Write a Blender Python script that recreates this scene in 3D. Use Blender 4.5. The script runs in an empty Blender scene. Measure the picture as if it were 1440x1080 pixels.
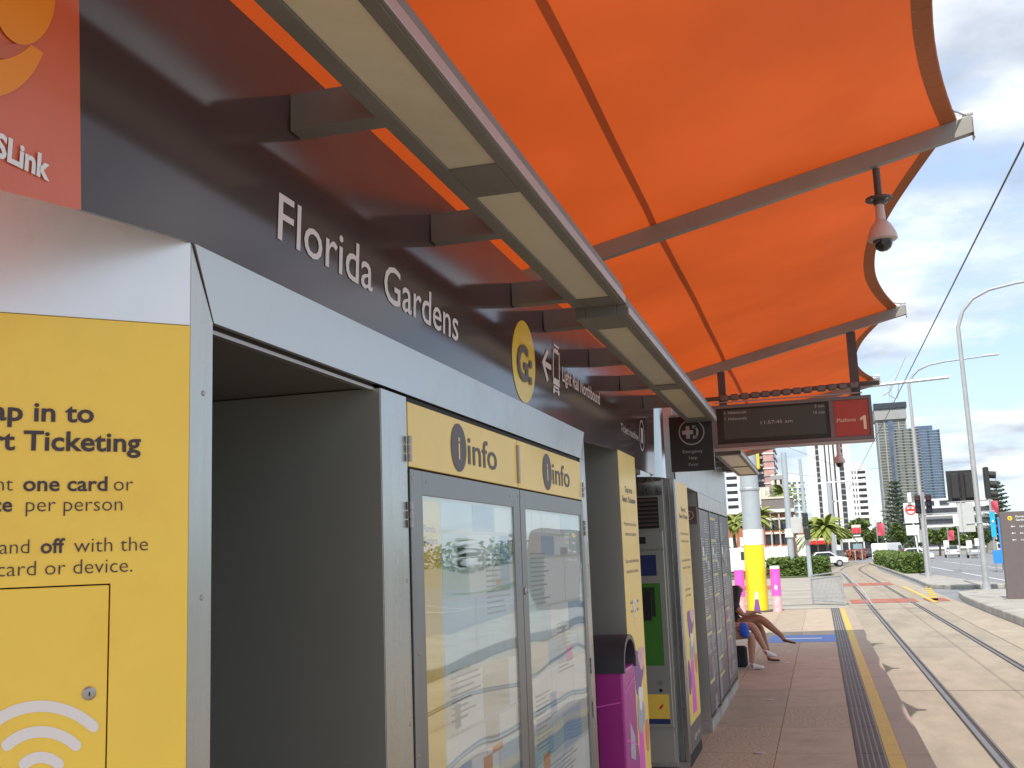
import bpy, math, random
from mathutils import Vector as V, Matrix
random.seed(7)
S = bpy.context.scene
COL = S.collection
# ------------------------------------------------------------------ camera
YAW, PITCH, ROLL, FOC = -0.2677806, 0.15913593, -0.03788419, 1526.2
cy, sy, cp, sp = math.cos(YAW), math.sin(YAW), math.cos(PITCH), math.sin(PITCH)
cf = V((sy*cp, cy*cp, sp)); r0 = V((cy, -sy, 0)); u0 = r0.cross(cf)
cr, sr = math.cos(ROLL), math.sin(ROLL)
cR = cr*r0 + sr*u0; cU = -sr*r0 + cr*u0
EYE = V((0, 0, 1.67))
cam = bpy.data.cameras.new('camera'); camo = bpy.data.objects.new('camera', cam); COL.objects.link(camo)
camo.matrix_world = Matrix(((cR.x, cU.x, -cf.x, EYE.x), (cR.y, cU.y, -cf.y, EYE.y), (cR.z, cU.z, -cf.z, EYE.z), (0, 0, 0, 1)))
cam.sensor_width = 36; cam.lens = FOC*36/1440; cam.clip_end = 6000; cam.clip_start = 0.05
S.camera = camo
# ------------------------------------------------------------------ exposure, world, sun
S.view_settings.view_transform = 'Standard'; S.view_settings.look = 'None'
S.view_settings.exposure = 0.70; S.view_settings.gamma = 1; S.view_settings.use_curve_mapping = False
SUNDIR = V((0.10, 3.5, -4.2)).normalized()
W = bpy.data.worlds.new('World'); S.world = W; W.use_nodes = True
nt = W.node_tree; N = nt.nodes; L = nt.links; N.clear()
def nd(nodes, t, **k):
    n = nodes.new(t)
    for a, b in k.items():
        if a[0] == '_': n.inputs[int(a[1:])].default_value = b
        else: setattr(n, a, b)
    return n
sky = nd(N, 'ShaderNodeTexSky', sky_type='NISHITA', sun_disc=False, sun_elevation=math.radians(50.1), sun_rotation=math.radians(183.6),
         air_density=1.0, dust_density=0.6, ozone_density=1.3)
tc = nd(N, 'ShaderNodeTexCoord'); sx = nd(N, 'ShaderNodeSeparateXYZ'); L.new(tc.outputs['Generated'], sx.inputs[0])
def mth(op, a, b=None, c=None):
    n = nd(N, 'ShaderNodeMath', operation=op)
    for i, v in enumerate((a, b, c)):
        if v is None: continue
        if isinstance(v, (int, float)): n.inputs[i].default_value = v
        else: L.new(v, n.inputs[i])
    return n.outputs[0]
den = mth('ADD', mth('MAXIMUM', sx.outputs[2], 0.0), 0.16)
cx_ = nd(N, 'ShaderNodeCombineXYZ'); L.new(mth('DIVIDE', sx.outputs[0], den), cx_.inputs[0]); L.new(mth('DIVIDE', sx.outputs[1], den), cx_.inputs[1])
cx_.inputs[2].default_value = 3.1
n1 = nd(N, 'ShaderNodeTexNoise'); n1.inputs['Scale'].default_value = 1.15; n1.inputs['Detail'].default_value = 9; n1.inputs['Roughness'].default_value = 0.62
L.new(cx_.outputs[0], n1.inputs['Vector'])
rmp = nd(N, 'ShaderNodeValToRGB'); L.new(mth('ADD', n1.outputs['Fac'], mth('MULTIPLY', mth('SUBTRACT', sx.outputs[2], 0.10), 0.26)), rmp.inputs[0])
rmp.color_ramp.elements[0].position = 0.46; rmp.color_ramp.elements[0].color = (0, 0, 0, 1)
rmp.color_ramp.elements[1].position = 0.60; rmp.color_ramp.elements[1].color = (1, 1, 1, 1)
n2 = nd(N, 'ShaderNodeTexNoise'); n2.inputs['Scale'].default_value = 2.6; n2.inputs['Detail'].default_value = 6
L.new(cx_.outputs[0], n2.inputs['Vector'])
crp = nd(N, 'ShaderNodeValToRGB'); L.new(n2.outputs['Fac'], crp.inputs[0])
crp.color_ramp.elements[0].position = 0.36; crp.color_ramp.elements[0].color = (2.3, 2.6, 3.1, 1)
crp.color_ramp.elements[1].position = 0.62; crp.color_ramp.elements[1].color = (5.5, 5.65, 5.8, 1)
skm = nd(N, 'ShaderNodeMixRGB', blend_type='MIX'); skm.inputs[0].default_value = 0.62
L.new(sky.outputs[0], skm.inputs[1]); skm.inputs[2].default_value = (2.65, 3.4, 4.65, 1)
mx = nd(N, 'ShaderNodeMixRGB'); L.new(mth('MULTIPLY', rmp.outputs[0], 0.92), mx.inputs[0]); L.new(skm.outputs[0], mx.inputs[1]); L.new(crp.outputs[0], mx.inputs[2])
bg = nd(N, 'ShaderNodeBackground'); bg.inputs[1].default_value = 0.142; L.new(mx.outputs[0], bg.inputs[0])
wo = nd(N, 'ShaderNodeOutputWorld'); L.new(bg.outputs[0], wo.inputs[0])
sl = bpy.data.lights.new('sun', 'SUN'); sl.energy = 2.95; sl.angle = math.radians(0.5); sl.color = (1, 0.955, 0.88)
so = bpy.data.objects.new('sun', sl); COL.objects.link(so); so.rotation_euler = SUNDIR.to_track_quat('-Z', 'Y').to_euler()

# ------------------------------------------------------------------ measuring rays (photograph pixel -> world)
def ray(x, y): return cf + cR*((x-720)/FOC) - cU*((y-540)/FOC)
def pt(q, axis, val):
    d = ray(*q); return EYE + d*((val-EYE[axis])/d[axis])
def onX(X): return lambda q: pt(q, 0, X)
def onY(Y): return lambda q: pt(q, 1, Y)
def onZ(Z): return lambda q: pt(q, 2, Z)
TF = 0.04
def fas(q, off=0.0):
    d = ray(*q); X0 = -1.1+off
    s = (X0-(2.28-EYE.z)*TF)/(d.x-d.z*TF); return EYE + d*s
def fasYZ(y, z, off=0.0): return V((-1.1+(z-2.28)*TF+off, y, z))
D45 = V((1, 1, 0)).normalized(); N45 = V((1, -1, 0)).normalized(); C45 = V((-1.1, 1.755, 0))
def p45(q, off=0.0):
    d = ray(*q); c = C45+N45*off; return EYE + d*((c-EYE).dot(N45)/d.dot(N45))
def P45(a, z, off=0.0): return C45 + D45*a + N45*off + V((0, 0, z))

# ------------------------------------------------------------------ materials
def new_mat(name):
    m = bpy.data.materials.new(name); m.use_nodes = True
    n = m.node_tree.nodes; b = n['Principled BSDF']
    return m, m.node_tree, n, m.node_tree.links, b
MATS = {}
def mat(name, col, rough=0.6, metal=0.0, var=0.12, scale=6.0, bump=0.0, bscale=60.0, coat=0.0, stretch=(1, 1, 1), rvar=0.0, spec=0.5, dirt=None, dscale=1.5, dpos=(0.5, 0.72)):
    if name in MATS: return MATS[name]
    m, t, n, l, b = new_mat(name)
    b.inputs['Base Color'].default_value = (*col, 1); b.inputs['Roughness'].default_value = rough; b.inputs['Metallic'].default_value = metal
    b.inputs['Coat Weight'].default_value = coat; b.inputs['Specular IOR Level'].default_value = spec
    b.inputs['Coat Roughness'].default_value = 0.06
    g = n.new('ShaderNodeNewGeometry'); mp = n.new('ShaderNodeMapping'); mp.inputs['Scale'].default_value = stretch
    l.new(g.outputs['Position'], mp.inputs[0])
    if var > 0 or rvar > 0:
        no = n.new('ShaderNodeTexNoise'); no.inputs['Scale'].default_value = scale; no.inputs['Detail'].default_value = 6; no.inputs['Roughness'].default_value = 0.62
        l.new(mp.outputs[0], no.inputs['Vector'])
        cr_ = n.new('ShaderNodeValToRGB'); l.new(no.outputs['Fac'], cr_.inputs[0])
        cr_.color_ramp.elements[0].position = 0.3; cr_.color_ramp.elements[1].position = 0.7
        cr_.color_ramp.elements[0].color = (*[c*(1-var) for c in col], 1); cr_.color_ramp.elements[1].color = (*[min(1, c*(1+var)) for c in col], 1)
        out = cr_.outputs[0]
        if dirt:
            n3 = n.new('ShaderNodeTexNoise'); n3.inputs['Scale'].default_value = dscale; n3.inputs['Detail'].default_value = 8; n3.inputs['Roughness'].default_value = 0.7
            l.new(mp.outputs[0], n3.inputs['Vector'])
            r3 = n.new('ShaderNodeValToRGB'); r3.color_ramp.elements[0].position = dpos[0]; r3.color_ramp.elements[1].position = dpos[1]; l.new(n3.outputs['Fac'], r3.inputs[0])
            mm = n.new('ShaderNodeMixRGB'); l.new(r3.outputs[0], mm.inputs[0]); l.new(out, mm.inputs[1]); mm.inputs[2].default_value = (*dirt, 1); out = mm.outputs[0]
        l.new(out, b.inputs['Base Color'])
        if rvar > 0:
            mr = n.new('ShaderNodeMapRange'); mr.inputs[1].default_value = 0.3; mr.inputs[2].default_value = 0.7
            mr.inputs[3].default_value = max(0.02, rough-rvar); mr.inputs[4].default_value = min(1, rough+rvar)
            l.new(no.outputs['Fac'], mr.inputs[0]); l.new(mr.outputs[0], b.inputs['Roughness'])
    if bump > 0:
        nb = n.new('ShaderNodeTexNoise'); nb.inputs['Scale'].default_value = bscale; nb.inputs['Detail'].default_value = 4
        l.new(mp.outputs[0], nb.inputs['Vector'])
        bp = n.new('ShaderNodeBump'); bp.inputs['Strength'].default_value = bump; bp.inputs['Distance'].default_value = 0.01
        l.new(nb.outputs['Fac'], bp.inputs['Height']); l.new(bp.outputs[0], b.inputs['Normal'])
    MATS[name] = m; return m

steel = mat('brushed_stainless', (0.46, 0.455, 0.43), 0.28, 1.0, var=0.04, scale=3, stretch=(6, 6, 0.5), bump=0.03, bscale=2.2, rvar=0.06, dirt=(0.40, 0.39, 0.36), dscale=2.2, dpos=(0.5, 0.8))
bay_steel = mat('bay_satin_steel', (0.52, 0.535, 0.48), 0.32, 0.65, var=0.05, scale=2, bump=0.02, bscale=2)
steel_band = mat('band_stainless', (0.50, 0.50, 0.49), 0.34, 1.0, var=0.05, scale=2.5, bump=0.03, bscale=5, rvar=0.04, dirt=(0.42, 0.415, 0.40), dscale=2.6)
aluwhite = mat('pale_aluminium_band', (0.80, 0.87, 0.92), 0.30, 0.2, var=0.05, scale=3, bump=0.04, bscale=8, dirt=(0.62, 0.62, 0.62), dscale=3.5, dpos=(0.55, 0.85))
frame_m = mat('door_frame_stainless', (0.27, 0.27, 0.265), 0.40, 1.0, var=0.12, scale=5, stretch=(4, 4, .6), rvar=0.06)
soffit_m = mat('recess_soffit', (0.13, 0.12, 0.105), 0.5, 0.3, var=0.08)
black = mat('black_gap', (0.012, 0.011, 0.010), 0.7, var=0)
blackplastic = mat('black_plastic', (0.018, 0.018, 0.019), 0.42, var=0.15)
yellow = mat('yellow_vinyl', (0.93, 0.66, 0.085), 0.45, var=0.05, scale=3, coat=0.15, dirt=(0.86, 0.58, 0.075), dscale=3)
yellow2 = mat('yellow_strip_vinyl', (0.90, 0.64, 0.15), 0.40, var=0.05, scale=3, coat=0.1)
ink = mat('dark_ink', (0.055, 0.035, 0.040), 0.5, var=0)
greyink = mat('grey_ink', (0.10, 0.085, 0.085), 0.5, var=0)
white = mat('white_print', (0.80, 0.79, 0.77), 0.5, var=0.0)
dimwhite = mat('off_white_letter', (0.74, 0.68, 0.66), 0.5, var=0.0)
fascia_m = mat('charcoal_fascia_gloss', (0.070, 0.050, 0.048), 0.11, 0.0, var=0.06, scale=2, coat=0.0, bump=0.012, bscale=1.6, rvar=0.025, spec=0.36)
MATS['charcoal_fascia_gloss'].node_tree.nodes['Principled BSDF'].inputs['Coat Roughness'].default_value = 0.14
redpanel = mat('orange_red_panel', (0.66, 0.13, 0.055), 0.35, var=0.05, coat=0.1)
logo_o = mat('logo_orange', (0.86, 0.27, 0.012), 0.4, var=0.03)
logo_edge = mat('logo_pale_red', (0.56, 0.13, 0.06), 0.4, var=0)
beam_m = mat('grey_painted_steel', (0.165, 0.158, 0.14), 0.5, 0.1, var=0.12, scale=4, bump=0.02)
rib_m = mat('rib_paint', (0.27, 0.26, 0.235), 0.5, 0.1, var=0.12, scale=3)
polcol = mat('polished_column_steel', (0.50, 0.50, 0.49), 0.13, 1.0, var=0.04, scale=2)
lens_m = mat('frosted_lens', (0.60, 0.55, 0.41), 0.35, var=0.06, scale=1.6, dirt=(0.50, 0.44, 0.31), dscale=2)
lip_m = mat('brushed_lip', (0.42, 0.38, 0.36), 0.4, 0.9, var=0.1)
postgrey = mat('dark_bracket_paint', (0.085, 0.075, 0.07), 0.5, 0.1, var=0.1)
galv = mat('galvanised_steel', (0.46, 0.48, 0.50), 0.45, 0.6, var=0.12, scale=8, rvar=0.1)
galvd = mat('weathered_pole', (0.40, 0.41, 0.41), 0.6, 0.3, var=0.1, scale=4)
pave_m = [mat('paving_brown_%d' % i, c, 0.75, var=0.22, scale=70, bump=0.25, bscale=160, dirt=tuple(v*.66 for v in c), dscale=3.1, dpos=(.46, .80)) for i, c in
          enumerate([(0.41, 0.325, 0.24), (0.435, 0.345, 0.255), (0.385, 0.305, 0.225)])]
agg_m = mat('paving_exposed_aggregate', (0.41, 0.325, 0.235), 0.85, var=0.5, scale=42, bump=0.5, bscale=60)
edge_m = mat('platform_edge_coping', (0.37, 0.29, 0.225), 0.7, var=0.1, scale=25, bump=0.15, dirt=(0.29, 0.225, 0.175), dscale=1.2)
yel_line = mat('worn_yellow_line', (0.60, 0.40, 0.06), 0.6, var=0.12, scale=18, dirt=(0.38, 0.27, 0.13), dscale=5, dpos=(0.5, 0.75))
tact_d = mat('tactile_dark', (0.045, 0.045, 0.05), 0.6, var=0.2, scale=20)
tact_l = mat('tactile_base', (0.30, 0.255, 0.22), 0.7, var=0.1, scale=20)
bluepave = mat('blue_painted_paving', (0.09, 0.19, 0.52), 0.6, var=0.12, scale=10)
track_m = mat('track_concrete', (0.34, 0.285, 0.215), 0.85, var=0.10, scale=1.2, bump=0.3, bscale=50, stretch=(1, .35, 1), dirt=(0.215, 0.18, 0.14), dscale=1.4, dpos=(0.44, 0.78))
track2_m = mat('track_edge_concrete', (0.37, 0.31, 0.235), 0.85, var=0.15, scale=2.5, bump=0.3, bscale=30, dirt=(0.26, 0.22, 0.17), dscale=1.8)
rail_m = mat('polished_rail', (0.25, 0.215, 0.19), 0.38, 0.85, var=0.15, scale=5)
groove_m = mat('rail_groove', (0.05, 0.04, 0.035), 0.8, var=0.2, scale=8)
asph_m = mat('road_asphalt', (0.225, 0.23, 0.24), 0.85, var=0.10, scale=0.8, bump=0.2, bscale=50, dirt=(0.17, 0.172, 0.178), dscale=0.25)
cross_m = mat('crossing_concrete', (0.36, 0.325, 0.27), 0.85, var=0.12, scale=0.9, dirt=(0.27, 0.24, 0.20), dscale=0.5)
redroad = mat('red_road_paint', (0.36, 0.105, 0.065), 0.8, var=0.2, scale=2.0, dirt=(0.30, 0.2, 0.15), dscale=1.0)
kerb_m = mat('kerb_concrete', (0.37, 0.35, 0.31), 0.85, var=0.18, scale=2, bump=0.3, bscale=20, dirt=(0.17, 0.16, 0.14), dscale=1.5, dpos=(.5, .7))
ground_m = mat('ground_verge', (0.22, 0.21, 0.17), 0.9, var=0.25, scale=0.05, dirt=(0.10, 0.13, 0.05), dscale=0.02)
grass_m = mat('mown_grass', (0.095, 0.13, 0.035), 0.9, var=0.3, scale=2)
linewhite = mat('road_line_white', (0.68, 0.68, 0.66), 0.7, var=0.1, scale=3)
lineyel = mat('road_line_yellow', (0.70, 0.44, 0.04), 0.7, var=0.15, scale=3)
magenta = mat('magenta_vinyl', (0.42, 0.03, 0.27), 0.4, var=0.06, scale=4, coat=0.1)
pink = mat('pink_vinyl', (0.80, 0.11, 0.55), 0.45, var=0.06, scale=4)
pinkpale = mat('pale_pink_vinyl', (0.80, 0.44, 0.46), 0.45, var=0.3, scale=9)
purple = mat('purple_vinyl', (0.22, 0.08, 0.30), 0.45, var=0.05)
binlid = mat('bin_hood_grey', (0.050, 0.052, 0.060), 0.4, var=0.1, scale=8)
wrapyel = mat('yellow_mast_wrap', (0.86, 0.66, 0.02), 0.5, var=0.04, scale=3)
concpale = mat('pale_mast_paint', (0.38, 0.43, 0.46), 0.5, 0.1, var=0.05)
screen_m = mat('display_screen', (0.009, 0.012, 0.008), 0.3, var=0.1, coat=0.0)
boardred = mat('platform_number_red', (0.42, 0.045, 0.025), 0.35, var=0.04)
boardframe = mat('board_frame', (0.17, 0.145, 0.135), 0.45, 0.3, var=0.08)
screen_t = mat('screen_text', (0.42, 0.44, 0.42), 0.5, var=0)
numcream = mat('number_cream', (0.80, 0.66, 0.40), 0.5, var=0)
totem_m = mat('totem_brown', (0.135, 0.11, 0.105), 0.5, var=0.05)
postr_m = mat('timetable_grey', (0.085, 0.085, 0.10), 0.38, var=0.06, scale=3, coat=0.12)
glassblue = mat('blue_screen', (0.035, 0.05, 0.14), 0.2, var=0.05, coat=0.3)
tvmgreen = mat('green_panel', (0.055, 0.21, 0.030), 0.35, var=0.06)
tvmdark = mat('dark_green_panel', (0.02, 0.045, 0.02), 0.35, var=0.06)
camcase = mat('camera_casing', (0.58, 0.46, 0.42), 0.4, var=0.05)
rubber = mat('dark_dome', (0.015, 0.015, 0.015), 0.12, var=0, coat=0.6)
skin_a = mat('skin_tan', (0.36, 0.175, 0.105), 0.5, var=0.06, scale=20)
skin_b = mat('skin_warm', (0.43, 0.235, 0.155), 0.5, var=0.06, scale=20)
hair_m = mat('dark_hair', (0.012, 0.009, 0.008), 0.45, var=0.3, scale=40, stretch=(6, 6, .5))
shoew = mat('white_sneaker', (0.74, 0.72, 0.74), 0.6, var=0.04)
shoed = mat('tan_sandal', (0.085, 0.045, 0.03), 0.6, var=0.1)
bluecloth = mat('blue_cloth', (0.025, 0.12, 0.62), 0.8, var=0.25, scale=18)
darkcloth = mat('dark_cloth', (0.02, 0.024, 0.032), 0.85, var=0.2, scale=18)
whitecloth = mat('pale_cloth', (0.48, 0.48, 0.50), 0.85, var=0.1, scale=10)
leaf_m = [mat('leaf_%d' % i, c, 0.6, var=0.3, scale=1.3, spec=0.3) for i, c in enumerate([(0.085, 0.13, 0.028), (0.13, 0.185, 0.04), (0.05, 0.08, 0.025)])]
pine_m = mat('pine_needles', (0.038, 0.062, 0.032), 0.7, var=0.3, scale=1)
palm_m = mat('palm_frond', (0.22, 0.26, 0.05), 0.5, var=0.4, scale=2)
bark_m = mat('bark', (0.19, 0.155, 0.12), 0.9, var=0.3, scale=5)
hedge_m = mat('hedge_leaf', (0.075, 0.125, 0.022), 0.6, var=0.45, scale=5)
brick_m = mat('orange_brick', (0.40, 0.155, 0.085), 0.85, var=0.12, scale=3)
render_m = mat('white_render', (0.72, 0.70, 0.66), 0.8, var=0.06, scale=0.4)
creamr = mat('cream_render', (0.66, 0.60, 0.50), 0.8, var=0.08, scale=0.3)
pinkr = mat('pinkish_concrete', (0.52, 0.42, 0.38), 0.8, var=0.1, scale=0.3)
conc_m = mat('tower_concrete', (0.33, 0.33, 0.33), 0.8, var=0.1, scale=0.1)
whitet = mat('tower_white', (0.74, 0.74, 0.74), 0.7, var=0.04, scale=0.1)
g_olive = mat('olive_curtain_wall', (0.17, 0.185, 0.155), 0.35, 0.2, var=0.25, scale=0.25)
g_blue = mat('blue_curtain_wall', (0.12, 0.16, 0.25), 0.3, 0.3, var=0.22, scale=0.25)
g_dark = mat('dark_window_glass', (0.035, 0.04, 0.05), 0.15, 0.0, var=0.3, scale=0.6, coat=0.4)
g_teal = mat('pale_teal_glass', (0.26, 0.37, 0.40), 0.2, 0.3, var=0.2, scale=0.4)
roof_red = mat('terracotta_roof', (0.30, 0.11, 0.07), 0.8, var=0.2, scale=1.5)
carwhite = mat('car_white', (0.74, 0.75, 0.76), 0.3, var=0.02, coat=0.5)
cardark = mat('car_dark', (0.05, 0.055, 0.07), 0.3, var=0.02, coat=0.5)
carblue = mat('car_blue', (0.06, 0.08, 0.16), 0.3, var=0.02, coat=0.5)
carred = mat('car_red', (0.35, 0.04, 0.03), 0.3, var=0.02, coat=0.5)
tyre_m = mat('tyre', (0.02, 0.02, 0.02), 0.9, var=0)
bannerp = mat('pink_banner', (0.60, 0.09, 0.13), 0.7, var=0.15, scale=2)
bannerr = mat('red_sign', (0.62, 0.03, 0.03), 0.5, var=0.05)
bluesign = mat('blue_sign', (0.03, 0.25, 0.72), 0.5, var=0.1, scale=1)
cyansign = mat('cyan_sign', (0.02, 0.42, 0.65), 0.5, var=0.1, scale=1)
signalblk = mat('signal_black', (0.022, 0.022, 0.022), 0.6, var=0.2)
boxgrey = mat('cabinet_grey', (0.47, 0.48, 0.46), 0.6, var=0.06)
crane_y = mat('crane_yellow', (0.75, 0.55, 0.04), 0.6, var=0.05)
netpink = mat('scaffold_pink', (0.50, 0.30, 0.28), 0.8, var=0.3, scale=.4)

def canopy_mat(name, c_d, c_t, ft):
    m, t, n, l, b = new_mat(name); out = n['Material Output']; n.remove(b)
    g = n.new('ShaderNodeNewGeometry'); no = n.new('ShaderNodeTexNoise'); no.inputs['Scale'].default_value = 0.9; no.inputs['Detail'].default_value = 5
    l.new(g.outputs['Position'], no.inputs['Vector'])
    def ramp(c, k):
        r = n.new('ShaderNodeValToRGB'); l.new(no.outputs['Fac'], r.inputs[0]); r.color_ramp.elements[0].position = .3; r.color_ramp.elements[1].position = .7
        r.color_ramp.elements[0].color = (*[v*(1-k) for v in c], 1); r.color_ramp.elements[1].color = (*[min(1, v*(1+k)) for v in c], 1); return r.outputs[0]
    d = n.new('ShaderNodeBsdfDiffuse'); l.new(ramp(c_d, .10), d.inputs[0])
    tr = n.new('ShaderNodeBsdfTranslucent'); l.new(ramp(c_t, .13), tr.inputs[0])
    gl = n.new('ShaderNodeBsdfGlossy'); gl.inputs['Roughness'].default_value = 0.38; gl.inputs[0].default_value = (1, 1, 1, 1)
    m1 = n.new('ShaderNodeMixShader'); m1.inputs[0].default_value = ft; l.new(d.outputs[0], m1.inputs[1]); l.new(tr.outputs[0], m1.inputs[2])
    m2 = n.new('ShaderNodeMixShader'); m2.inputs[0].default_value = 0.025; l.new(m1.outputs[0], m2.inputs[1]); l.new(gl.outputs[0], m2.inputs[2])
    wv = n.new('ShaderNodeTexNoise'); wv.inputs['Scale'].default_value = 600; bp = n.new('ShaderNodeBump'); bp.inputs['Strength'].default_value = .05
    l.new(g.outputs['Position'], wv.inputs['Vector']); l.new(wv.outputs['Fac'], bp.inputs['Height']); l.new(bp.outputs[0], d.inputs['Normal'])
    l.new(m2.outputs[0], out.inputs[0]); return m
fabric = canopy_mat('orange_membrane', (0.62, 0.19, 0.085), (0.56, 0.072, 0.006), 0.39)
hemfab = canopy_mat('orange_membrane_hem', (0.46, 0.19, 0.085), (0.40, 0.11, 0.03), 0.34)
seamfab = canopy_mat('orange_membrane_seam', (0.54, 0.20, 0.07), (0.50, 0.10, 0.012), 0.39)

def glass_mat():
    m, t, n, l, b = new_mat('poster_glass'); out = n['Material Output']; n.remove(b)
    tr = n.new('ShaderNodeBsdfTransparent'); tr.inputs[0].default_value = (0.96, 0.98, 0.97, 1)
    gl = n.new('ShaderNodeBsdfGlossy'); gl.inputs['Roughness'].default_value = 0.012; gl.inputs[0].default_value = (1, 1, 1, 1)
    g = n.new('ShaderNodeNewGeometry'); mp = n.new('ShaderNodeMapping'); mp.inputs['Scale'].default_value = (1, 1.5, 3.2); l.new(g.outputs['Position'], mp.inputs[0])
    no = n.new('ShaderNodeTexNoise'); no.inputs['Scale'].default_value = 0.9; no.inputs['Detail'].default_value = 0.5; l.new(mp.outputs[0], no.inputs['Vector'])
    bp = n.new('ShaderNodeBump'); bp.inputs['Strength'].default_value = 0.11; bp.inputs['Distance'].default_value = 0.05; l.new(no.outputs['Fac'], bp.inputs['Height'])
    l.new(bp.outputs[0], gl.inputs['Normal'])
    ms = n.new('ShaderNodeMixShader'); ms.inputs[0].default_value = 0.23; l.new(tr.outputs[0], ms.inputs[1]); l.new(gl.outputs[0], ms.inputs[2])
    l.new(ms.outputs[0], out.inputs[0]); return m
glass = glass_mat()

def map_mat():
    m, t, n, l, b = new_mat('printed_network_map'); b.inputs['Roughness'].default_value = .5
    g = n.new('ShaderNodeNewGeometry'); vo = n.new('ShaderNodeTexVoronoi'); vo.inputs['Scale'].default_value = 3.2; vo.feature = 'F1'
    no = n.new('ShaderNodeTexNoise'); no.inputs['Scale'].default_value = 2.2; l.new(g.outputs['Position'], no.inputs['Vector'])
    ad = n.new('ShaderNodeMixRGB'); ad.inputs[0].default_value = .35; l.new(g.outputs['Position'], ad.inputs[1]); l.new(no.outputs['Color'], ad.inputs[2])
    l.new(ad.outputs[0], vo.inputs['Vector'])
    sp_ = n.new('ShaderNodeSeparateColor'); l.new(vo.outputs['Color'], sp_.inputs[0])
    r = n.new('ShaderNodeValToRGB'); l.new(sp_.outputs[0], r.inputs[0]); r.color_ramp.interpolation = 'CONSTANT'
    e = r.color_ramp.elements; e[0].position = 0; e[0].color = (.66, .70, .72, 1); e[1].position = .35; e[1].color = (.42, .56, .70, 1)
    for p_, c_ in ((.5, (.72, .71, .68, 1)), (.75, (.58, .66, .60, 1)), (.88, (.62, .60, .66, 1))):
        x = e.new(p_); x.color = c_
    l.new(r.outputs[0], b.inputs['Base Color']); return m
map_m = map_mat()

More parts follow.
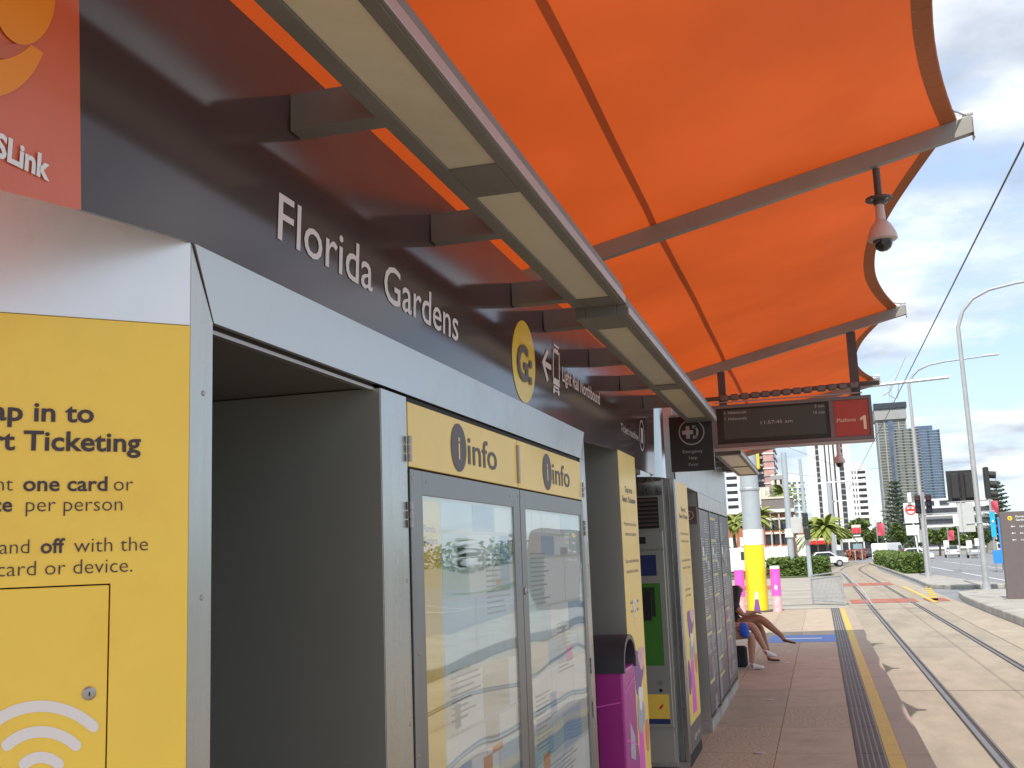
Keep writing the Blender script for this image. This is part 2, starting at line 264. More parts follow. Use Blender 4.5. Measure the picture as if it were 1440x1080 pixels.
# ------------------------------------------------------------------ mesh helpers
OFF = {}
class MB:
    def __init__(s): s.v = []; s.f = []; s.mi = []; s.cur = 0
    def add(s, vs, fs):
        k = len(s.v); s.v += [tuple(v) for v in vs]; s.f += [tuple(i+k for i in f) for f in fs]; s.mi += [s.cur]*len(fs); return s
    def box(s, x0, x1, y0, y1, z0, z1):
        return s.add([(x0, y0, z0), (x1, y0, z0), (x1, y1, z0), (x0, y1, z0), (x0, y0, z1), (x1, y0, z1), (x1, y1, z1), (x0, y1, z1)],
                     [(0, 3, 2, 1), (4, 5, 6, 7), (0, 1, 5, 4), (1, 2, 6, 5), (2, 3, 7, 6), (3, 0, 4, 7)])
    def bbox(s, x0, x1, y0, y1, z0, z1, b=0.01):   # box with chamfered vertical and horizontal edges
        X = (x0, x0+b, x1-b, x1); Y_ = (y0, y0+b, y1-b, y1)
        ring = lambda i: [(X[1], Y_[0]), (X[2], Y_[0]), (X[3], Y_[1]), (X[3], Y_[2]), (X[2], Y_[3]), (X[1], Y_[3]), (X[0], Y_[2]), (X[0], Y_[1])]
        cx, cy_ = (x0+x1)/2, (y0+y1)/2; R = ring(0)
        def sh(pts, k): return [(cx+(x-cx)*(1-k/abs((x1-x0)/2)), cy_+(y-cy_)*(1-k/abs((y1-y0)/2))) for x, y in pts]
        lv = [(sh(R, b), z0), (R, z0+b), (R, z1-b), (sh(R, b), z1)]
        vs = [(x, y, z) for pts, z in lv for x, y in pts]; fs = []
        for j in range(3):
            for i in range(8): fs.append((j*8+i, j*8+(i+1) % 8, (j+1)*8+(i+1) % 8, (j+1)*8+i))
        fs.append(tuple(range(7, -1, -1))); fs.append(tuple(range(24, 32)))
        return s.add(vs, fs)
    def prism(s, pts, ext):      # polygon pts (3D) extruded by vector ext
        ext = V(ext); n = len(pts); vs = [V(p) for p in pts]+[V(p)+ext for p in pts]
        fs = [tuple(range(n-1, -1, -1)), tuple(range(n, 2*n))]+[(i, (i+1) % n, n+(i+1) % n, n+i) for i in range(n)]
        return s.add(vs, fs)
    def cyl(s, p0, p1, r0, r1=None, n=12, cap=True):
        p0, p1 = V(p0), V(p1); r1 = r0 if r1 is None else r1; a = (p1-p0).normalized()
        u = a.orthogonal().normalized(); w = a.cross(u)
        vs = []
        for p, r in ((p0, r0), (p1, r1)):
            for i in range(n):
                t = 2*math.pi*i/n; vs.append(p+u*math.cos(t)*r+w*math.sin(t)*r)
        fs = [(i, (i+1) % n, n+(i+1) % n, n+i) for i in range(n)]
        if cap: fs += [tuple(range(n-1, -1, -1)), tuple(range(n, 2*n))]
        return s.add(vs, fs)
    def tube(s, pts, r, n=8):
        pts = [V(p) for p in pts]; rr = r if isinstance(r, (list, tuple)) else [r]*len(pts)
        vs = []; u = None
        for i, p in enumerate(pts):
            a = (pts[min(i+1, len(pts)-1)]-pts[max(i-1, 0)]).normalized()
            u = a.orthogonal().normalized() if u is None else (u-a*u.dot(a)).normalized()
            w = a.cross(u)
            for k in range(n):
                t = 2*math.pi*k/n; vs.append(p+u*math.cos(t)*rr[i]+w*math.sin(t)*rr[i])
        fs = [(i*n+k, i*n+(k+1) % n, (i+1)*n+(k+1) % n, (i+1)*n+k) for i in range(len(pts)-1) for k in range(n)]
        fs += [tuple(range(n-1, -1, -1)), tuple(range((len(pts)-1)*n, len(pts)*n))]
        return s.add(vs, fs)
    def lathe(s, c, prof, n=20, ax=V((0, 0, 1))):
        c = V(c); a = V(ax).normalized(); u = a.orthogonal().normalized(); w = a.cross(u); vs = []
        for r, h in prof:
            for k in range(n):
                t = 2*math.pi*k/n; vs.append(c+a*h+u*math.cos(t)*r+w*math.sin(t)*r)
        m = len(prof); fs = [(i*n+k, i*n+(k+1) % n, (i+1)*n+(k+1) % n, (i+1)*n+k) for i in range(m-1) for k in range(n)]
        fs += [tuple(range(n-1, -1, -1)), tuple(range((m-1)*n, m*n))]
        return s.add(vs, fs)
    def grid(s, P, nu, nv):
        k = len(s.v); s.v += [tuple(P(i/nu, j/nv)) for j in range(nv+1) for i in range(nu+1)]
        fs = [(k+j*(nu+1)+i, k+j*(nu+1)+i+1, k+(j+1)*(nu+1)+i+1, k+(j+1)*(nu+1)+i) for j in range(nv) for i in range(nu)]
        s.f += fs; s.mi += [s.cur]*len(fs); return s
    def build(s, name, m, parent=None, smooth=False, origin=None, bevel=0.0):
        off = V(origin) if origin is not None else V((0, 0, 0)); poff = OFF.get(parent.name, V((0, 0, 0))) if parent else V((0, 0, 0))
        base = off if origin is not None else poff
        me = bpy.data.meshes.new(name); me.from_pydata([tuple(V(v)-base) for v in s.v], [], s.f)
        ms = m if isinstance(m, (list, tuple)) else [m]
        for x in ms: me.materials.append(x)
        if len(ms) > 1: me.polygons.foreach_set('material_index', s.mi)
        if smooth:
            me.polygons.foreach_set('use_smooth', [True]*len(me.polygons))
            me.set_sharp_from_angle(angle=math.radians(40))
        me.update(); o = bpy.data.objects.new(name, me); COL.objects.link(o)
        o.location = base-poff if parent else base
        if parent: o.parent = parent
        OFF[o.name] = base
        if bevel > 0:
            b = o.modifiers.new('bevel', 'BEVEL'); b.width = bevel; b.segments = 2; b.limit_method = 'ANGLE'
        return o
def thing(name, label, cat, loc=(0, 0, 0), group=None):
    o = bpy.data.objects.new(name, None); COL.objects.link(o); o.location = loc; OFF[o.name] = V(loc)
    return tag(o, label, cat, group)
def tag(o, label=None, cat=None, group=None, kind=None):
    if label: o['label'] = label
    if cat: o['category'] = cat
    if group: o['group'] = group
    if kind: o['kind'] = kind
    return o
def struct(o): o['kind'] = 'structure'; return o
def copy_tree(o, loc=None, parent=None, kids=None):
    kids = kids or KIDS()
    c = o.copy(); COL.objects.link(c); c.parent = parent
    if loc is not None: c.location = loc; OFF[c.name] = V(loc)
    for ch in kids.get(o.name, []): copy_tree(ch, None, c, kids)
    return c
def KIDS():
    d = {}
    for o in COL.objects:
        if o.parent: d.setdefault(o.parent.name, []).append(o)
    return d
def plate(name, q, fn, ext, m, parent, bevel=0):   # q: pixel outline on a measured plane
    return MB().prism([fn(p) for p in q], ext).build(name, m, parent, bevel=bevel)

# lettering: real raised letters, converted to meshes
TXT = {}
def text_mesh(s, bold):
    if (s, bold) in TXT: return TXT[(s, bold)]
    cu = bpy.data.curves.new('t', 'FONT'); cu.body = s; cu.size = 1; cu.resolution_u = 3; cu.offset = bold; cu.extrude = 0.0
    o = bpy.data.objects.new('t', cu); COL.objects.link(o); dg = bpy.context.evaluated_depsgraph_get(); dg.update()
    me = bpy.data.meshes.new_from_object(o.evaluated_get(dg)); vs = [v.co.copy() for v in me.vertices]; fs = [tuple(p.vertices) for p in me.polygons]
    bpy.data.objects.remove(o); bpy.data.curves.remove(cu); bpy.data.meshes.remove(me)
    TXT[(s, bold)] = (vs, fs); return vs, fs
def lettering(s, org, xd, ud, cap, m, parent, width=None, align='L', bold=0.0, xs=1.0, lift=0.003, name='lettering', spacing=1.0):
    vs, fs = text_mesh(s, bold); x0 = min(v.x for v in vs); x1 = max(v.x for v in vs)
    ys = cap/0.727; xsc = (width/(x1-x0)) if width else ys*xs
    xd = V(xd).normalized(); ud = V(ud).normalized(); nn = xd.cross(ud)
    o0 = V(org)+nn*lift
    ref = {'L': x0, 'R': x1, 'C': (x0+x1)/2}[align]
    mb = MB(); mb.add([o0+xd*((v.x-ref)*xsc)+ud*(v.y*ys) for v in vs], fs)
    return mb.build(name, m, parent)
def lett_px(s, bl, br, fn, cap, m, parent, up=V((0, 0, 1)), **k):
    a, b = fn(bl), fn(br); return lettering(s, a, b-a, up, cap, m, parent, width=(b-a).length, **k)
# ================================================================== SETTING: ground, roads, platform
def sheet(name, pts, z, m, label=None):
    o = MB().add([(x, y, z) for x, y in pts], [tuple(range(len(pts)))]).build(name, m); struct(o)
    if label: o['label'] = label
    return o
G = -0.30
def rect(x0, x1, y0, y1): return [(x0, y0), (x1, y0), (x1, y1), (x0, y1)]
sheet('ground', rect(-2500, 2500, -600, 4500), G-0.03, ground_m)
sheet('road', rect(3.9, 26, -60, 400), G-0.012, asph_m, 'grey asphalt road to the right of the tracks')
sheet('side_street', rect(-60, 3.9, 33.2, 39.2), G-0.016, cross_m, 'pale side street crossing the tracks beyond the platform')
sheet('side_street', rect(-60, 3.9, 40.2, 76), G-0.020, cross_m, 'pale concrete crossroad left of the tracks')
# track bed with embedded rails; straight then bending right
def curve_x(y): return 0.0 if y < 88 else 0.0042*(y-88)**2*0.5 if y < 140 else 0.0042*52*52*.5+0.0042*52*(y-140)
ys = [-20, 0, 20, 40, 60, 80]+[88+4*i for i in range(32)]
def strip(name, xa, xb, z, m, kind=True):
    mb = MB(); vs = [(xa+curve_x(y), y, z) for y in ys]+[(xb+curve_x(y), y, z) for y in ys]; n = len(ys)
    mb.add(vs, [(i, n+i, n+i+1, i+1) for i in range(n-1)]); o = mb.build(name, m)
    return struct(o) if kind else o
strip('track_bed', 0.78, 3.38, G, track_m)['label'] = 'tan concrete tram track bed'
strip('track_edge', 3.40, 4.30, G-0.004, track2_m)
sheet('drain_strip', rect(0.70, 0.80, -10, 33), G-0.002, groove_m)
for xr in (1.425, 2.86):
    strip('rail_groove', xr-0.065, xr+0.075, G+0.004, groove_m)
    mb = MB(); n = len(ys)
    for a, b_ in ((xr-0.045, xr+0.010), (xr+0.052, xr+0.066)):
        vs = [(a+curve_x(y), y, G+0.010) for y in ys]+[(b_+curve_x(y), y, G+0.010) for y in ys]
        mb.add(vs, [(i, n+i, n+i+1, i+1) for i in range(n-1)])
    struct(mb.build('rail', rail_m))['label'] = 'polished steel rail sunk in the concrete'
# slab joints in the track bed
for y in [9.5, 16, 22.5, 29.2, 36, 43, 50, 58]:
    sheet('track_joint', rect(0.8, 3.38, y, y+0.018), G+0.005, groove_m)
for x0, x1, y0, y1 in ((0.9, 3.1, 39.6, 42.4), (0.9, 3.3, 56.5, 60.5), (-26, -2.2, 56, 61), (3.4, 4.1, 39.9, 42.1)):
    sheet('red_band', rect(x0, x1, y0, y1), G+0.007, redroad, 'worn red painted band across the crossing')
for k in range(7):
    y = 40.5+k*1.9; x = 3.55+0.13*k
    sheet('yellow_hatch', [(x, y), (x+0.22, y), (x+0.34, y+1.25), (x+0.12, y+1.25)], G+0.007, lineyel)
sheet('yellow_line', rect(3.50, 3.62, 39, 54), G+0.009, lineyel)
for x0, x1, y0, y1 in ((8.5, 8.65, 47, 75), (12.0, 12.15, 20, 44), (12.0, 12.15, 50, 120), (6.6, 15, 44.6, 45.0), (8.5, 8.65, 80, 130)):
    sheet('road_marking', rect(x0, x1, y0, y1), G+0.002, linewhite)
for y0 in (33.35, 36.0, 38.9):
    sheet('road_marking', rect(-30, 0.7, y0, y0+0.12), G+0.001, linewhite)
sheet('road_marking', rect(0.8, 3.3, 38.6, 38.75), G+0.008, linewhite)
sheet('verge', rect(-40, -0.9, 76, 110), G+0.02, grass_m, 'grass verge with hedges left of the tracks')
sheet('grass_strip', rect(15.2, 22, 70, 95), G+0.004, grass_m)
# median kerbs right of the tracks
def island(name, pts, h, m=kerb_m, top=None, label=None):
    o = MB().prism([(x, y, G-0.02) for x, y in pts], (0, 0, h+0.02)).build(name, m, bevel=0.03); struct(o)
    if label: o['label'] = label
    return o
island('median_kerb', [(4.30, 12), (6.9, 12), (6.9, 43.2), (5.3, 43.6), (4.62, 42.3), (4.42, 39), (4.32, 33)], 0.20, label='raised concrete median with the stop sign')
island('median_kerb', [(4.45, 51.5), (5.2, 49.6), (7.2, 49.4), (7.4, 50.2), (6.6, 56), (6.0, 72), (5.9, 120), (4.75, 120), (4.6, 60)], 0.16, label='kerbed island carrying the right hand hedge')
# ------------------------------------------------------------------ platform
PF = MB().box(-7.0, 0.38, -14, 31.35, G-0.3, -0.012).build('platform', kerb_m); struct(PF)
MB().box(0.38, 0.712, -14, 31.35, -0.16, -0.012).build('edge_beam', kerb_m, PF)
MB().box(0.38, 0.62, -14, 31.35, G-0.3, -0.165).build('edge_wall', kerb_m, PF)
slabs = {}
def slab(w, d, mi):
    k = (round(w, 3), round(d, 3), mi)
    if k not in slabs:
        g = 0.003; o = MB().box(g, w-g, g, d-g, -0.012, 0.0).build('paving_slab', mi, PF); OFF[o.name] = V((0, 0, 0)); slabs[k] = o; return o
    o = slabs[k].copy(); COL.objects.link(o); o.parent = PF; return o
xs_ = [-1.75, -1.12, -0.48, 0.15]; yj = [-1.4+1.37*i for i in range(24)]
yj = [y for y in yj if y < 31]+[31.34]
for j in range(len(yj)-1):
    for i in range(3):
        y0, y1 = yj[j], yj[j+1]; w = xs_[i+1]-xs_[i]
        m_ = agg_m if (i == 1 and j in (7, 8, 13)) or (i == 2 and j in (9, 14)) else pave_m[(i*2+j*3) % 3]
        if 20.2 < y0+0.3 < 21.5: pass
        o = slab(w, y1-y0, m_); o.location = (xs_[i], y0, 0)
MB().box(-1.05, 0.15, 20.5, 22.1, 0.0, 0.003).build('blue_band', bluepave, PF)
MB().box(-0.75, -0.1, 21.2, 21.34, 0.003, 0.006).build('white_mark', white, PF)
MB().box(-7, -1.75, -14, 31.35, -0.012, -0.001).build('rear_paving', pave_m[1], PF)
for y0, y1 in zip(yj[:-1], yj[1:]):
    MB().box(0.152, 0.378, y0+.004, y1-.004, -0.012, 0.0).build('tactile_base', tact_l, PF)
for k in range(5):
    x = 0.157+0.045*k
    for y0 in yj[:-1]:
        MB().box(x, x+0.027, y0+.008, y0+1.362, 0.0, 0.006).build('tactile_bar', tact_d, PF)
for y0, y1 in zip(yj[:-1], yj[1:]):
    y1 = min(y1, 31.34)
    MB().box(0.382, 0.505, y0+.002, y1-.002, -0.012, 0.001).build('yellow_edge_line', yel_line, PF)
    MB().box(0.507, 0.715, y0+.002, y1-.002, -0.012, 0.0).build('coping_slab', edge_m, PF)
for x, y in ((-0.62, 9.55), (-0.66, 12.8), (-0.60, 16.9), (-0.62, 18.6)):
    o = MB().lathe((x, y, 0), [(0.0, 0.0), (0.048, 0.0), (0.048, 0.003), (0.036, 0.007), (0, 0.007)], 20).build('floor_stud', lip_m, PF)

# ================================================================== KIOSK (card panel, open bay, information doors)
K = thing('station_kiosk', 'stainless steel kiosk with yellow ticketing panel, open bay and two info doors', 'kiosk', (-1.6, 3.4, 0))
zb = 2.362   # top of the pale band on the angled face
MB().prism([P45(-.9, .0, -.012), P45(0.0, .0, -.012), V((-1.112, 1.832, 0)), V((-2.4, 1.832, 0)), V((-2.4, P45(-.9, 0).y, 0))], (0, 0, 2.36)).build('cabinet_body', black, K)
def p45rect(name, a0, a1, z0, z1, m, off0=-.011, off1=0.0, parent=K, bevel=0.0015):
    mb = MB().prism([P45(a0, z0, off0), P45(a1, z0, off0), P45(a1, z1, off0), P45(a0, z1, off0)], N45*(off1-off0)); return mb.build(name, m, parent, bevel=bevel)
DT, DR = 1.652, -0.134
p45rect('upper_band', -.9, -0.001, 2.1225, 2.60, aluwhite)
MB().prism([P45(a, z, -.011) for a, z in ((-.9, DT+.001), (DR+.0012, DT+.001), (DR+.0012, .1), (-.001, .1), (-.001, 2.121), (-.9, 2.121))], N45*.011).build('yellow_panel', yellow, K)
door = p45rect('access_door', -.72, DR-.0012, 0.28, DT-.0015, yellow, bevel=0.002)
p45rect('yellow_panel', -.9, -.726, 0.1, DT, yellow)
p45rect('yellow_panel', -.72, DR-.003, 0.1, .276, yellow)
c = p45((125, 975), 0.0)
MB().lathe(c, [(0, 0), (.0115, 0), (.0115, .002), (.009, .0035), (.009, .0055), (.006, .006), (0, .006)], 24, ax=N45).build('lock', lip_m, door, smooth=True)
lk = MB(); kk = c+N45*.0062; lk.prism([kk+D45*x+V((0, 0, z)) for x, z in ((-.0008, -.0042), (.0008, -.0042), (.0014, .0015), (0, .0035), (-.0014, .0015))], N45*.0006); lk.build('keyhole', black, door)
# white tap symbol arcs
def arc45(cx, cy, r, w, a0, a1):
    pts = []; n = 22
    for i in range(n+1):
        t = math.radians(a0+(a1-a0)*i/n); pts.append((cx+(r+w/2)*math.sin(t), cy-(r+w/2)*math.cos(t)))
    for k in range(1, 6):
        t = math.radians(a1); ph = math.pi*k/6; ccx, ccy = cx+r*math.sin(t), cy-r*math.cos(t)
        pts.append((ccx+w/2*(math.sin(t)*math.cos(ph)+math.cos(t)*math.sin(ph)), ccy+w/2*(-math.cos(t)*math.cos(ph)+math.sin(t)*math.sin(ph))))
    for i in range(n, -1, -1):
        t = math.radians(a0+(a1-a0)*i/n); pts.append((cx+(r-w/2)*math.sin(t), cy-(r-w/2)*math.cos(t)))
    for k in range(1, 6):
        t = math.radians(a0); ph = math.pi*k/6; ccx, ccy = cx+r*math.sin(t), cy-r*math.cos(t)
        pts.append((ccx+w/2*(-math.sin(t)*math.cos(ph)-math.cos(t)*math.sin(ph)), ccy+w/2*(math.cos(t)*math.cos(ph)-math.sin(t)*math.sin(ph))))
    return pts
for r, w in ((107, 16), (71, 16), (35, 16)):
    MB().prism([p45(q, .0006) for q in arc45(58, 1100, r, w, -43, 43)], N45*.0006).build('tap_symbol_arc', white, K)
def t45(s, br, cap_px, bold, m=ink, xs=1.0):
    o = p45(br, .0015); cap = abs((p45((br[0], br[1]-cap_px), .0015)-o).z)
    return lettering(s, o, D45, V((0, 0, 1)), cap, m, K, align='R', bold=bold, lift=.0002, xs=xs)
t45('Tap in to', (132, 594), 27, .022, xs=1.13)
t45('Smart Ticketing', (198, 635), 27, .022, xs=1.09)
t45('Present', (18, 690), 21, -.010, xs=1.02); t45('one card', (151, 690), 21, .018, xs=1.07); t45('or', (187, 690), 21, -.010)
t45('device', (17, 719), 21, .018); t45('per person', (172, 718), 21, -.010, xs=1.0)
t45('Tap on and', (41, 778), 21, -.010); t45('off', (91, 777), 21, .018); t45('with the', (208, 774), 21, -.010, xs=1.03)
t45('same card or device.', (186, 804), 21, -.010, xs=1.02)
# front face at X = -1.1
XF = -1.1
def yz(name, y0, y1, z0, z1, m, x1=XF, t=.012, parent=K, bevel=0.0012):
    return MB().box(x1-t, x1, y0, y1, z0, z1).build(name, m, parent, bevel=bevel)
# corner jamb: vertical strip, mitred against the long band
MB().prism([V((XF, 1.755, .1)), V((XF, 1.832, .1)), V((XF, 1.832, 2.143)), V((XF, 1.757, 2.279)), V((XF, 1.755, 2.279))], (-.012, 0, 0)).build('corner_jamb', steel, K)
MB().box(XF-.9, XF-.0125, 1.822, 1.832, .1, 2.143).build('bay_wall', bay_steel, K)
bt = 0.004
MB().prism([V((XF+.001, 1.835, 2.143)), V((XF+.001, 5.222, 2.143)), V((XF+.001+bt, 5.323, 2.281)), V((XF+.001+bt, 1.76, 2.281))], (-.014, 0, 0)).build('long_band', steel_band, K)
MB().prism([V((XF, 5.225, 2.143)), V((XF, 5.325, 2.143)), V((XF, 5.325, 2.279))], (-.01, 0, 0)).build('end_mitre', steel, K)
yz('end_jamb', 5.215, 5.325, 0.1, 2.1425, steel)
# open bay
MB().box(-2.25, XF-.002, 2.676, 2.700, .1, 2.134).build('bay_side_wall', bay_steel, K, bevel=.001)
yz('bay_post', 2.676+.001, 2.862, .1, 2.134, steel, x1=XF+.001, t=.003)
MB().box(-2.26, -2.24, 1.832, 2.676, .1, 2.134).build('bay_back_wall', bay_steel, K)
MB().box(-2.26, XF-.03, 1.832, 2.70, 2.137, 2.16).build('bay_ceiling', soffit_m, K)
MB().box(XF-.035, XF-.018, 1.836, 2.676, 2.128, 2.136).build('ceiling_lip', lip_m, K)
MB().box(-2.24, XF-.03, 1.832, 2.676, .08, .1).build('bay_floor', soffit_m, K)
MB().box(-2.40, XF-.010, 2.70, 5.31, .0, 2.14).build('info_cabinet_body', black, K)
MB().box(-2.40, XF-.02, 1.83, 5.31, 2.165, 2.33).build('roof_box', postgrey, K)
MB().box(-2.38, XF-.03, 1.77, 5.31, .0, .079).build('plinth', postgrey, K)
# two info doors
def info_door(y0, y1, gy0, gy1, ld, rightend):
    hd = yz('info_header', y0+.004, y1-.004, 1.937, 2.122, yellow2, x1=XF+.002, bevel=.002)
    yc = y0+(y1-y0)*(0.52 if not rightend else 0.54)
    # i roundel
    ci = V((XF+.0035, yc-.155, 2.029)); pts = [ci+V((0, math.cos(t)*.078, math.sin(t)*.078)) for t in [2*math.pi*i/32 for i in range(32)]]
    MB().prism(pts, (.0008, 0, 0)).build('info_roundel', greyink, hd)
    lettering('i', ci+V((.0012, 0, -.036)), (0, 1, 0), (0, 0, 1), .078, yellow2, hd, align='C', bold=.02, lift=.0004)
    lettering('info', V((XF+.0035, yc-.058, 1.984)), (0, 1, 0), (0, 0, 1), .098, greyink, hd, width=.335, align='L', bold=.006, lift=.0006)
    d = MB(); f = .0
    X0, X1 = XF-.008, XF+.006
    for (a, b_, c0, c1) in ((y0+.004, gy0, .12, 1.930), (gy1, y1-.004, .12, 1.930)): d.box(X0, X1, a, b_, c0, c1)
    d.box(X0, X1, gy0, gy1, 1.86, 1.930); d.box(X0, X1, gy0, gy1, .12, .30)
    dr = d.build('info_door', frame_m, K, bevel=.0015)
    MB().box(XF-.0090, XF-.006, gy0-.004, gy1+.004, .296, 1.864).build('poster', map_m, dr)
    MB().box(XF+.0005, XF+.0025, gy0-.002, gy1+.002, .298, 1.862).build('glass_pane', glass, dr)
    return dr
d1 = info_door(2.866, 4.035, 2.965, 3.945, 0, False); d2 = info_door(4.037, 5.205, 4.115, 5.145, 0, True)
for y, z in ((2.862, 1.985), (2.862, 1.80), (2.862, .9), (5.212, 1.985), (5.212, 1.80), (5.212, 1.15), (5.212, .95)):
    h_ = MB()
    for k in range(3): h_.cyl((XF+.010, y, z-.035+k*.025), (XF+.010, y, z-.013+k*.025), .006, n=10)
    h_.build('hinge', lip_m, K)
MB().box(XF+.002, XF+.012, 4.027, 4.045, 1.955, 2.10).build('header_handle', lip_m, K, bevel=.002)
MB().lathe((XF+.006, 4.062, 1.545), [(0, 0), (.014, 0), (.014, .004), (.008, .006), (0, .006)], 18, ax=V((1, 0, 0))).build('door_lock', lip_m, d2, smooth=True)
MB().lathe((XF+.006, 4.092, 1.545), [(0, 0), (.009, 0), (.009, .004), (0, .006)], 18, ax=V((1, 0, 0))).build('door_lock', lip_m, d2, smooth=True)
def screw(y, z, x=XF+.006): MB().lathe((x, y, z), [(0, 0), (.0055, 0), (.0045, .0018), (0, .002)], 10, ax=V((1, 0, 0))).build('screw', lip_m, K)
for y, z in ((2.885, 1.905), (3.0, 1.90), (3.9, 1.90), (4.012, 1.905), (4.06, 1.905), (5.18, 1.905), (2.905, 1.42), (2.905, .98), (4.075, 1.2), (5.17, 1.3), (2.885, 1.15)): screw(y, z)
for z in (2.0, 1.62, 1.24, .86): screw(2.84, z, XF+.001); screw(1.80, z, XF); screw(5.30, z, XF)
# posters behind the glass: printed blocks of colour
def blk(y0, y1, z0, z1, m, dr, k=0): MB().box(XF-.006, XF-.0052+k*.0004, y0, y1, z0, z1).build('printed_block', m, dr)
pw = mat('poster_white', (.84, .87, .88), .5, var=.02); pb = mat('poster_pale_blue', (.32, .50, .70), .5, var=.05); pg = mat('poster_grey', (.36, .38, .42), .5, var=.04)
pt_ = mat('poster_teal', (.18, .38, .40), .5, var=.05); pp = mat('poster_cream', (.68, .66, .60), .5, var=.03); py_ = mat('poster_yellow', (.86, .60, .10), .5, var=.03)
porange = mat('poster_orange', (.72, .34, .12), .5, var=.03)
blk(2.972, 3.14, .95, 1.85, py_, d1, 1); blk(2.972, 3.14, .31, .94, pw, d1, 1)
lettering('Florida', V((XF-.0042, 2.985, 1.755)), (0, 1, 0), (0, 0, 1), .022, ink, d1, width=.10)
lettering('Gardens', V((XF-.0042, 2.985, 1.720)), (0, 1, 0), (0, 0, 1), .022, ink, d1, width=.12)
pl2 = mat('poster_ice', (.62, .76, .82), .5, var=.06); pt2 = mat('poster_mint', (.50, .66, .66), .5, var=.05)
rp = random.Random(21); pastel = [pw, pw, pw, pb, pl2, pp, pl2, pw, pt2]
for dr_, (u0, u1) in ((d1, (3.15, 3.94)), (d2, (4.12, 5.14))):
    z = 1.85
    while z > .36:
        hh = rp.uniform(.07, .24); y = u0
        while y < u1-.05:
            ww = rp.uniform(.10, .42); blk(y, min(u1, y+ww-.012), max(.31, z-hh+.012), z, rp.choice(pastel), dr_, 1); y += ww
        z -= hh
    for k in range(9):
        y = rp.uniform(u0, u1-.2); z = rp.uniform(.4, 1.7); blk(y, y+rp.uniform(.04, .14), z, z+rp.uniform(.02, .09), rp.choice([pb, pt_, porange, pg, pink, pw]), dr_, 2)
ln = MB(); rnd = random.Random(3)
for y0, y1, z0, z1 in ((3.18, 3.42, .65, .9), (3.5, 3.9, .4, .88), (4.2, 5.05, .4, .86), (4.6, 4.95, 1.2, 1.4), (3.2, 3.5, 1.2, 1.35), (3.6, 3.9, 1.5, 1.7), (4.2, 4.5, 1.5, 1.7), (4.2, 4.5, .95, 1.15)):
    z = z1
    while z > z0:
        z -= .018; ln.box(XF-.0048, XF-.0036, y0, y0+(y1-y0)*rnd.uniform(.5, 1), z, z+.006)
ln.build('print_lines', pg, d1)

# ================================================================== FASCIA
FA = thing('station_fascia', 'long charcoal fascia lettered Florida Gardens above the kiosks', 'station sign', (-1.1, 4, 2.3))
def fpoly(name, pts, m, t=-.008, off=0.0, parent=FA):
    return MB().prism([fasYZ(y, z, off) for y, z in pts], (t, 0, 0)).build(name, m, parent)
def FY(q): p = fas(q); return (p.y, p.z)
b1 = [FY(q) for q in ((113, 294.5), (263, 338.5), (820, 608), (821.5, 621.5), (867, 633), (892, 644), (894, 658))]
fpoly('fascia_board', b1+[(7.80, 2.222), (7.80, 2.823), (1.372, 2.823)], fascia_m)
rl = [(.10, 2.03), FY((0, 265)), FY((113, 294.5)), (1.372, 2.823), (.10, 2.823)]
fpoly('brand_panel', rl, redpanel, t=-.008, off=.0015)
UP = V((TF, 0, 1))
def lf(s, bl, br, tl, m=dimwhite, bold=0.0):
    a, b_ = fas(bl), fas(br); cap = (fas(tl)-a).length
    return lettering(s, a, (0, 1, 0), UP, cap, m, FA, width=(b_-a).length, bold=bold, lift=.002)
lf('Florida', (389.3, 334.8), (523, 408), (394.5, 268.5), bold=.004)
lf('Gardens', (539, 421), (643.5, 479), (541, 366), bold=.004)
a_ = fas((790, 541)); lettering('Light Rail Northbound', fasYZ(4.86, 2.475), (0, 1, 0), UP, .070, dimwhite, FA, width=.90, lift=.002, bold=.012)
cG = fasYZ(4.175, 2.452, .002)
def disc(cy_, cz, r, m, off, name, ry=None, seg=40, r2=None):
    ry = ry or r
    pts = [fasYZ(cy_+math.cos(t)*r, cz+math.sin(t)*ry, off) for t in [2*math.pi*i/seg for i in range(seg)]]
    if r2 is None: return MB().prism(pts, (.0012, 0, 0)).build(name, m, FA)
    mb = MB(); q = [fasYZ(cy_+math.cos(t)*r2, cz+math.sin(t)*r2*ry/r, off) for t in [2*math.pi*i/seg for i in range(seg)]]
    mb.add(pts+q, [(i, (i+1) % seg, seg+(i+1) % seg, seg+i) for i in range(seg)]); return mb.build(name, m, FA)
disc(4.175, 2.452, .180, mat('line_badge_yellow', (.80, .56, .03), .4, var=.04, scale=4, coat=.2), .001, 'line_badge', ry=.166)
lettering('G:', fasYZ(4.06, 2.375, .004), (0, 1, 0), UP, .145, greyink, FA, width=.225, bold=.03)
# arrow and tram pictogram
def fl(name, pts, m=dimwhite, off=.002): return MB().prism([fasYZ(y, z, off) for y, z in pts], (.001, 0, 0)).build(name, m, FA)
ya, za = 4.47, 2.50
fl('arrow', [(ya, za), (ya+.09, za+.075), (ya+.115, za+.060), (ya+.055, za+.012), (ya+.165, za+.012), (ya+.165, za-.012), (ya+.055, za-.012), (ya+.115, za-.060), (ya+.09, za-.075)])
yt, zt = 4.735, 2.505; tb = MB()
for y0, y1, z0, z1 in ((-.05, .05, .105, .115), (-.035, .035, .088, .096), (-.065, -.052, -.06, .085), (.052, .065, -.06, .085), (-.065, .065, .075, .088), (-.065, .065, -.07, -.04), (-.05, .05, -.085, -.075), (-.06, -.03, -.11, -.088), (.03, .06, -.11, -.088), (-.03, .03, -.10, -.094)):
    tb.prism([fasYZ(yt+a, zt+b_, .002) for a, b_ in ((y0, z0), (y1, z0), (y1, z1), (y0, z1))], (.001, 0, 0))
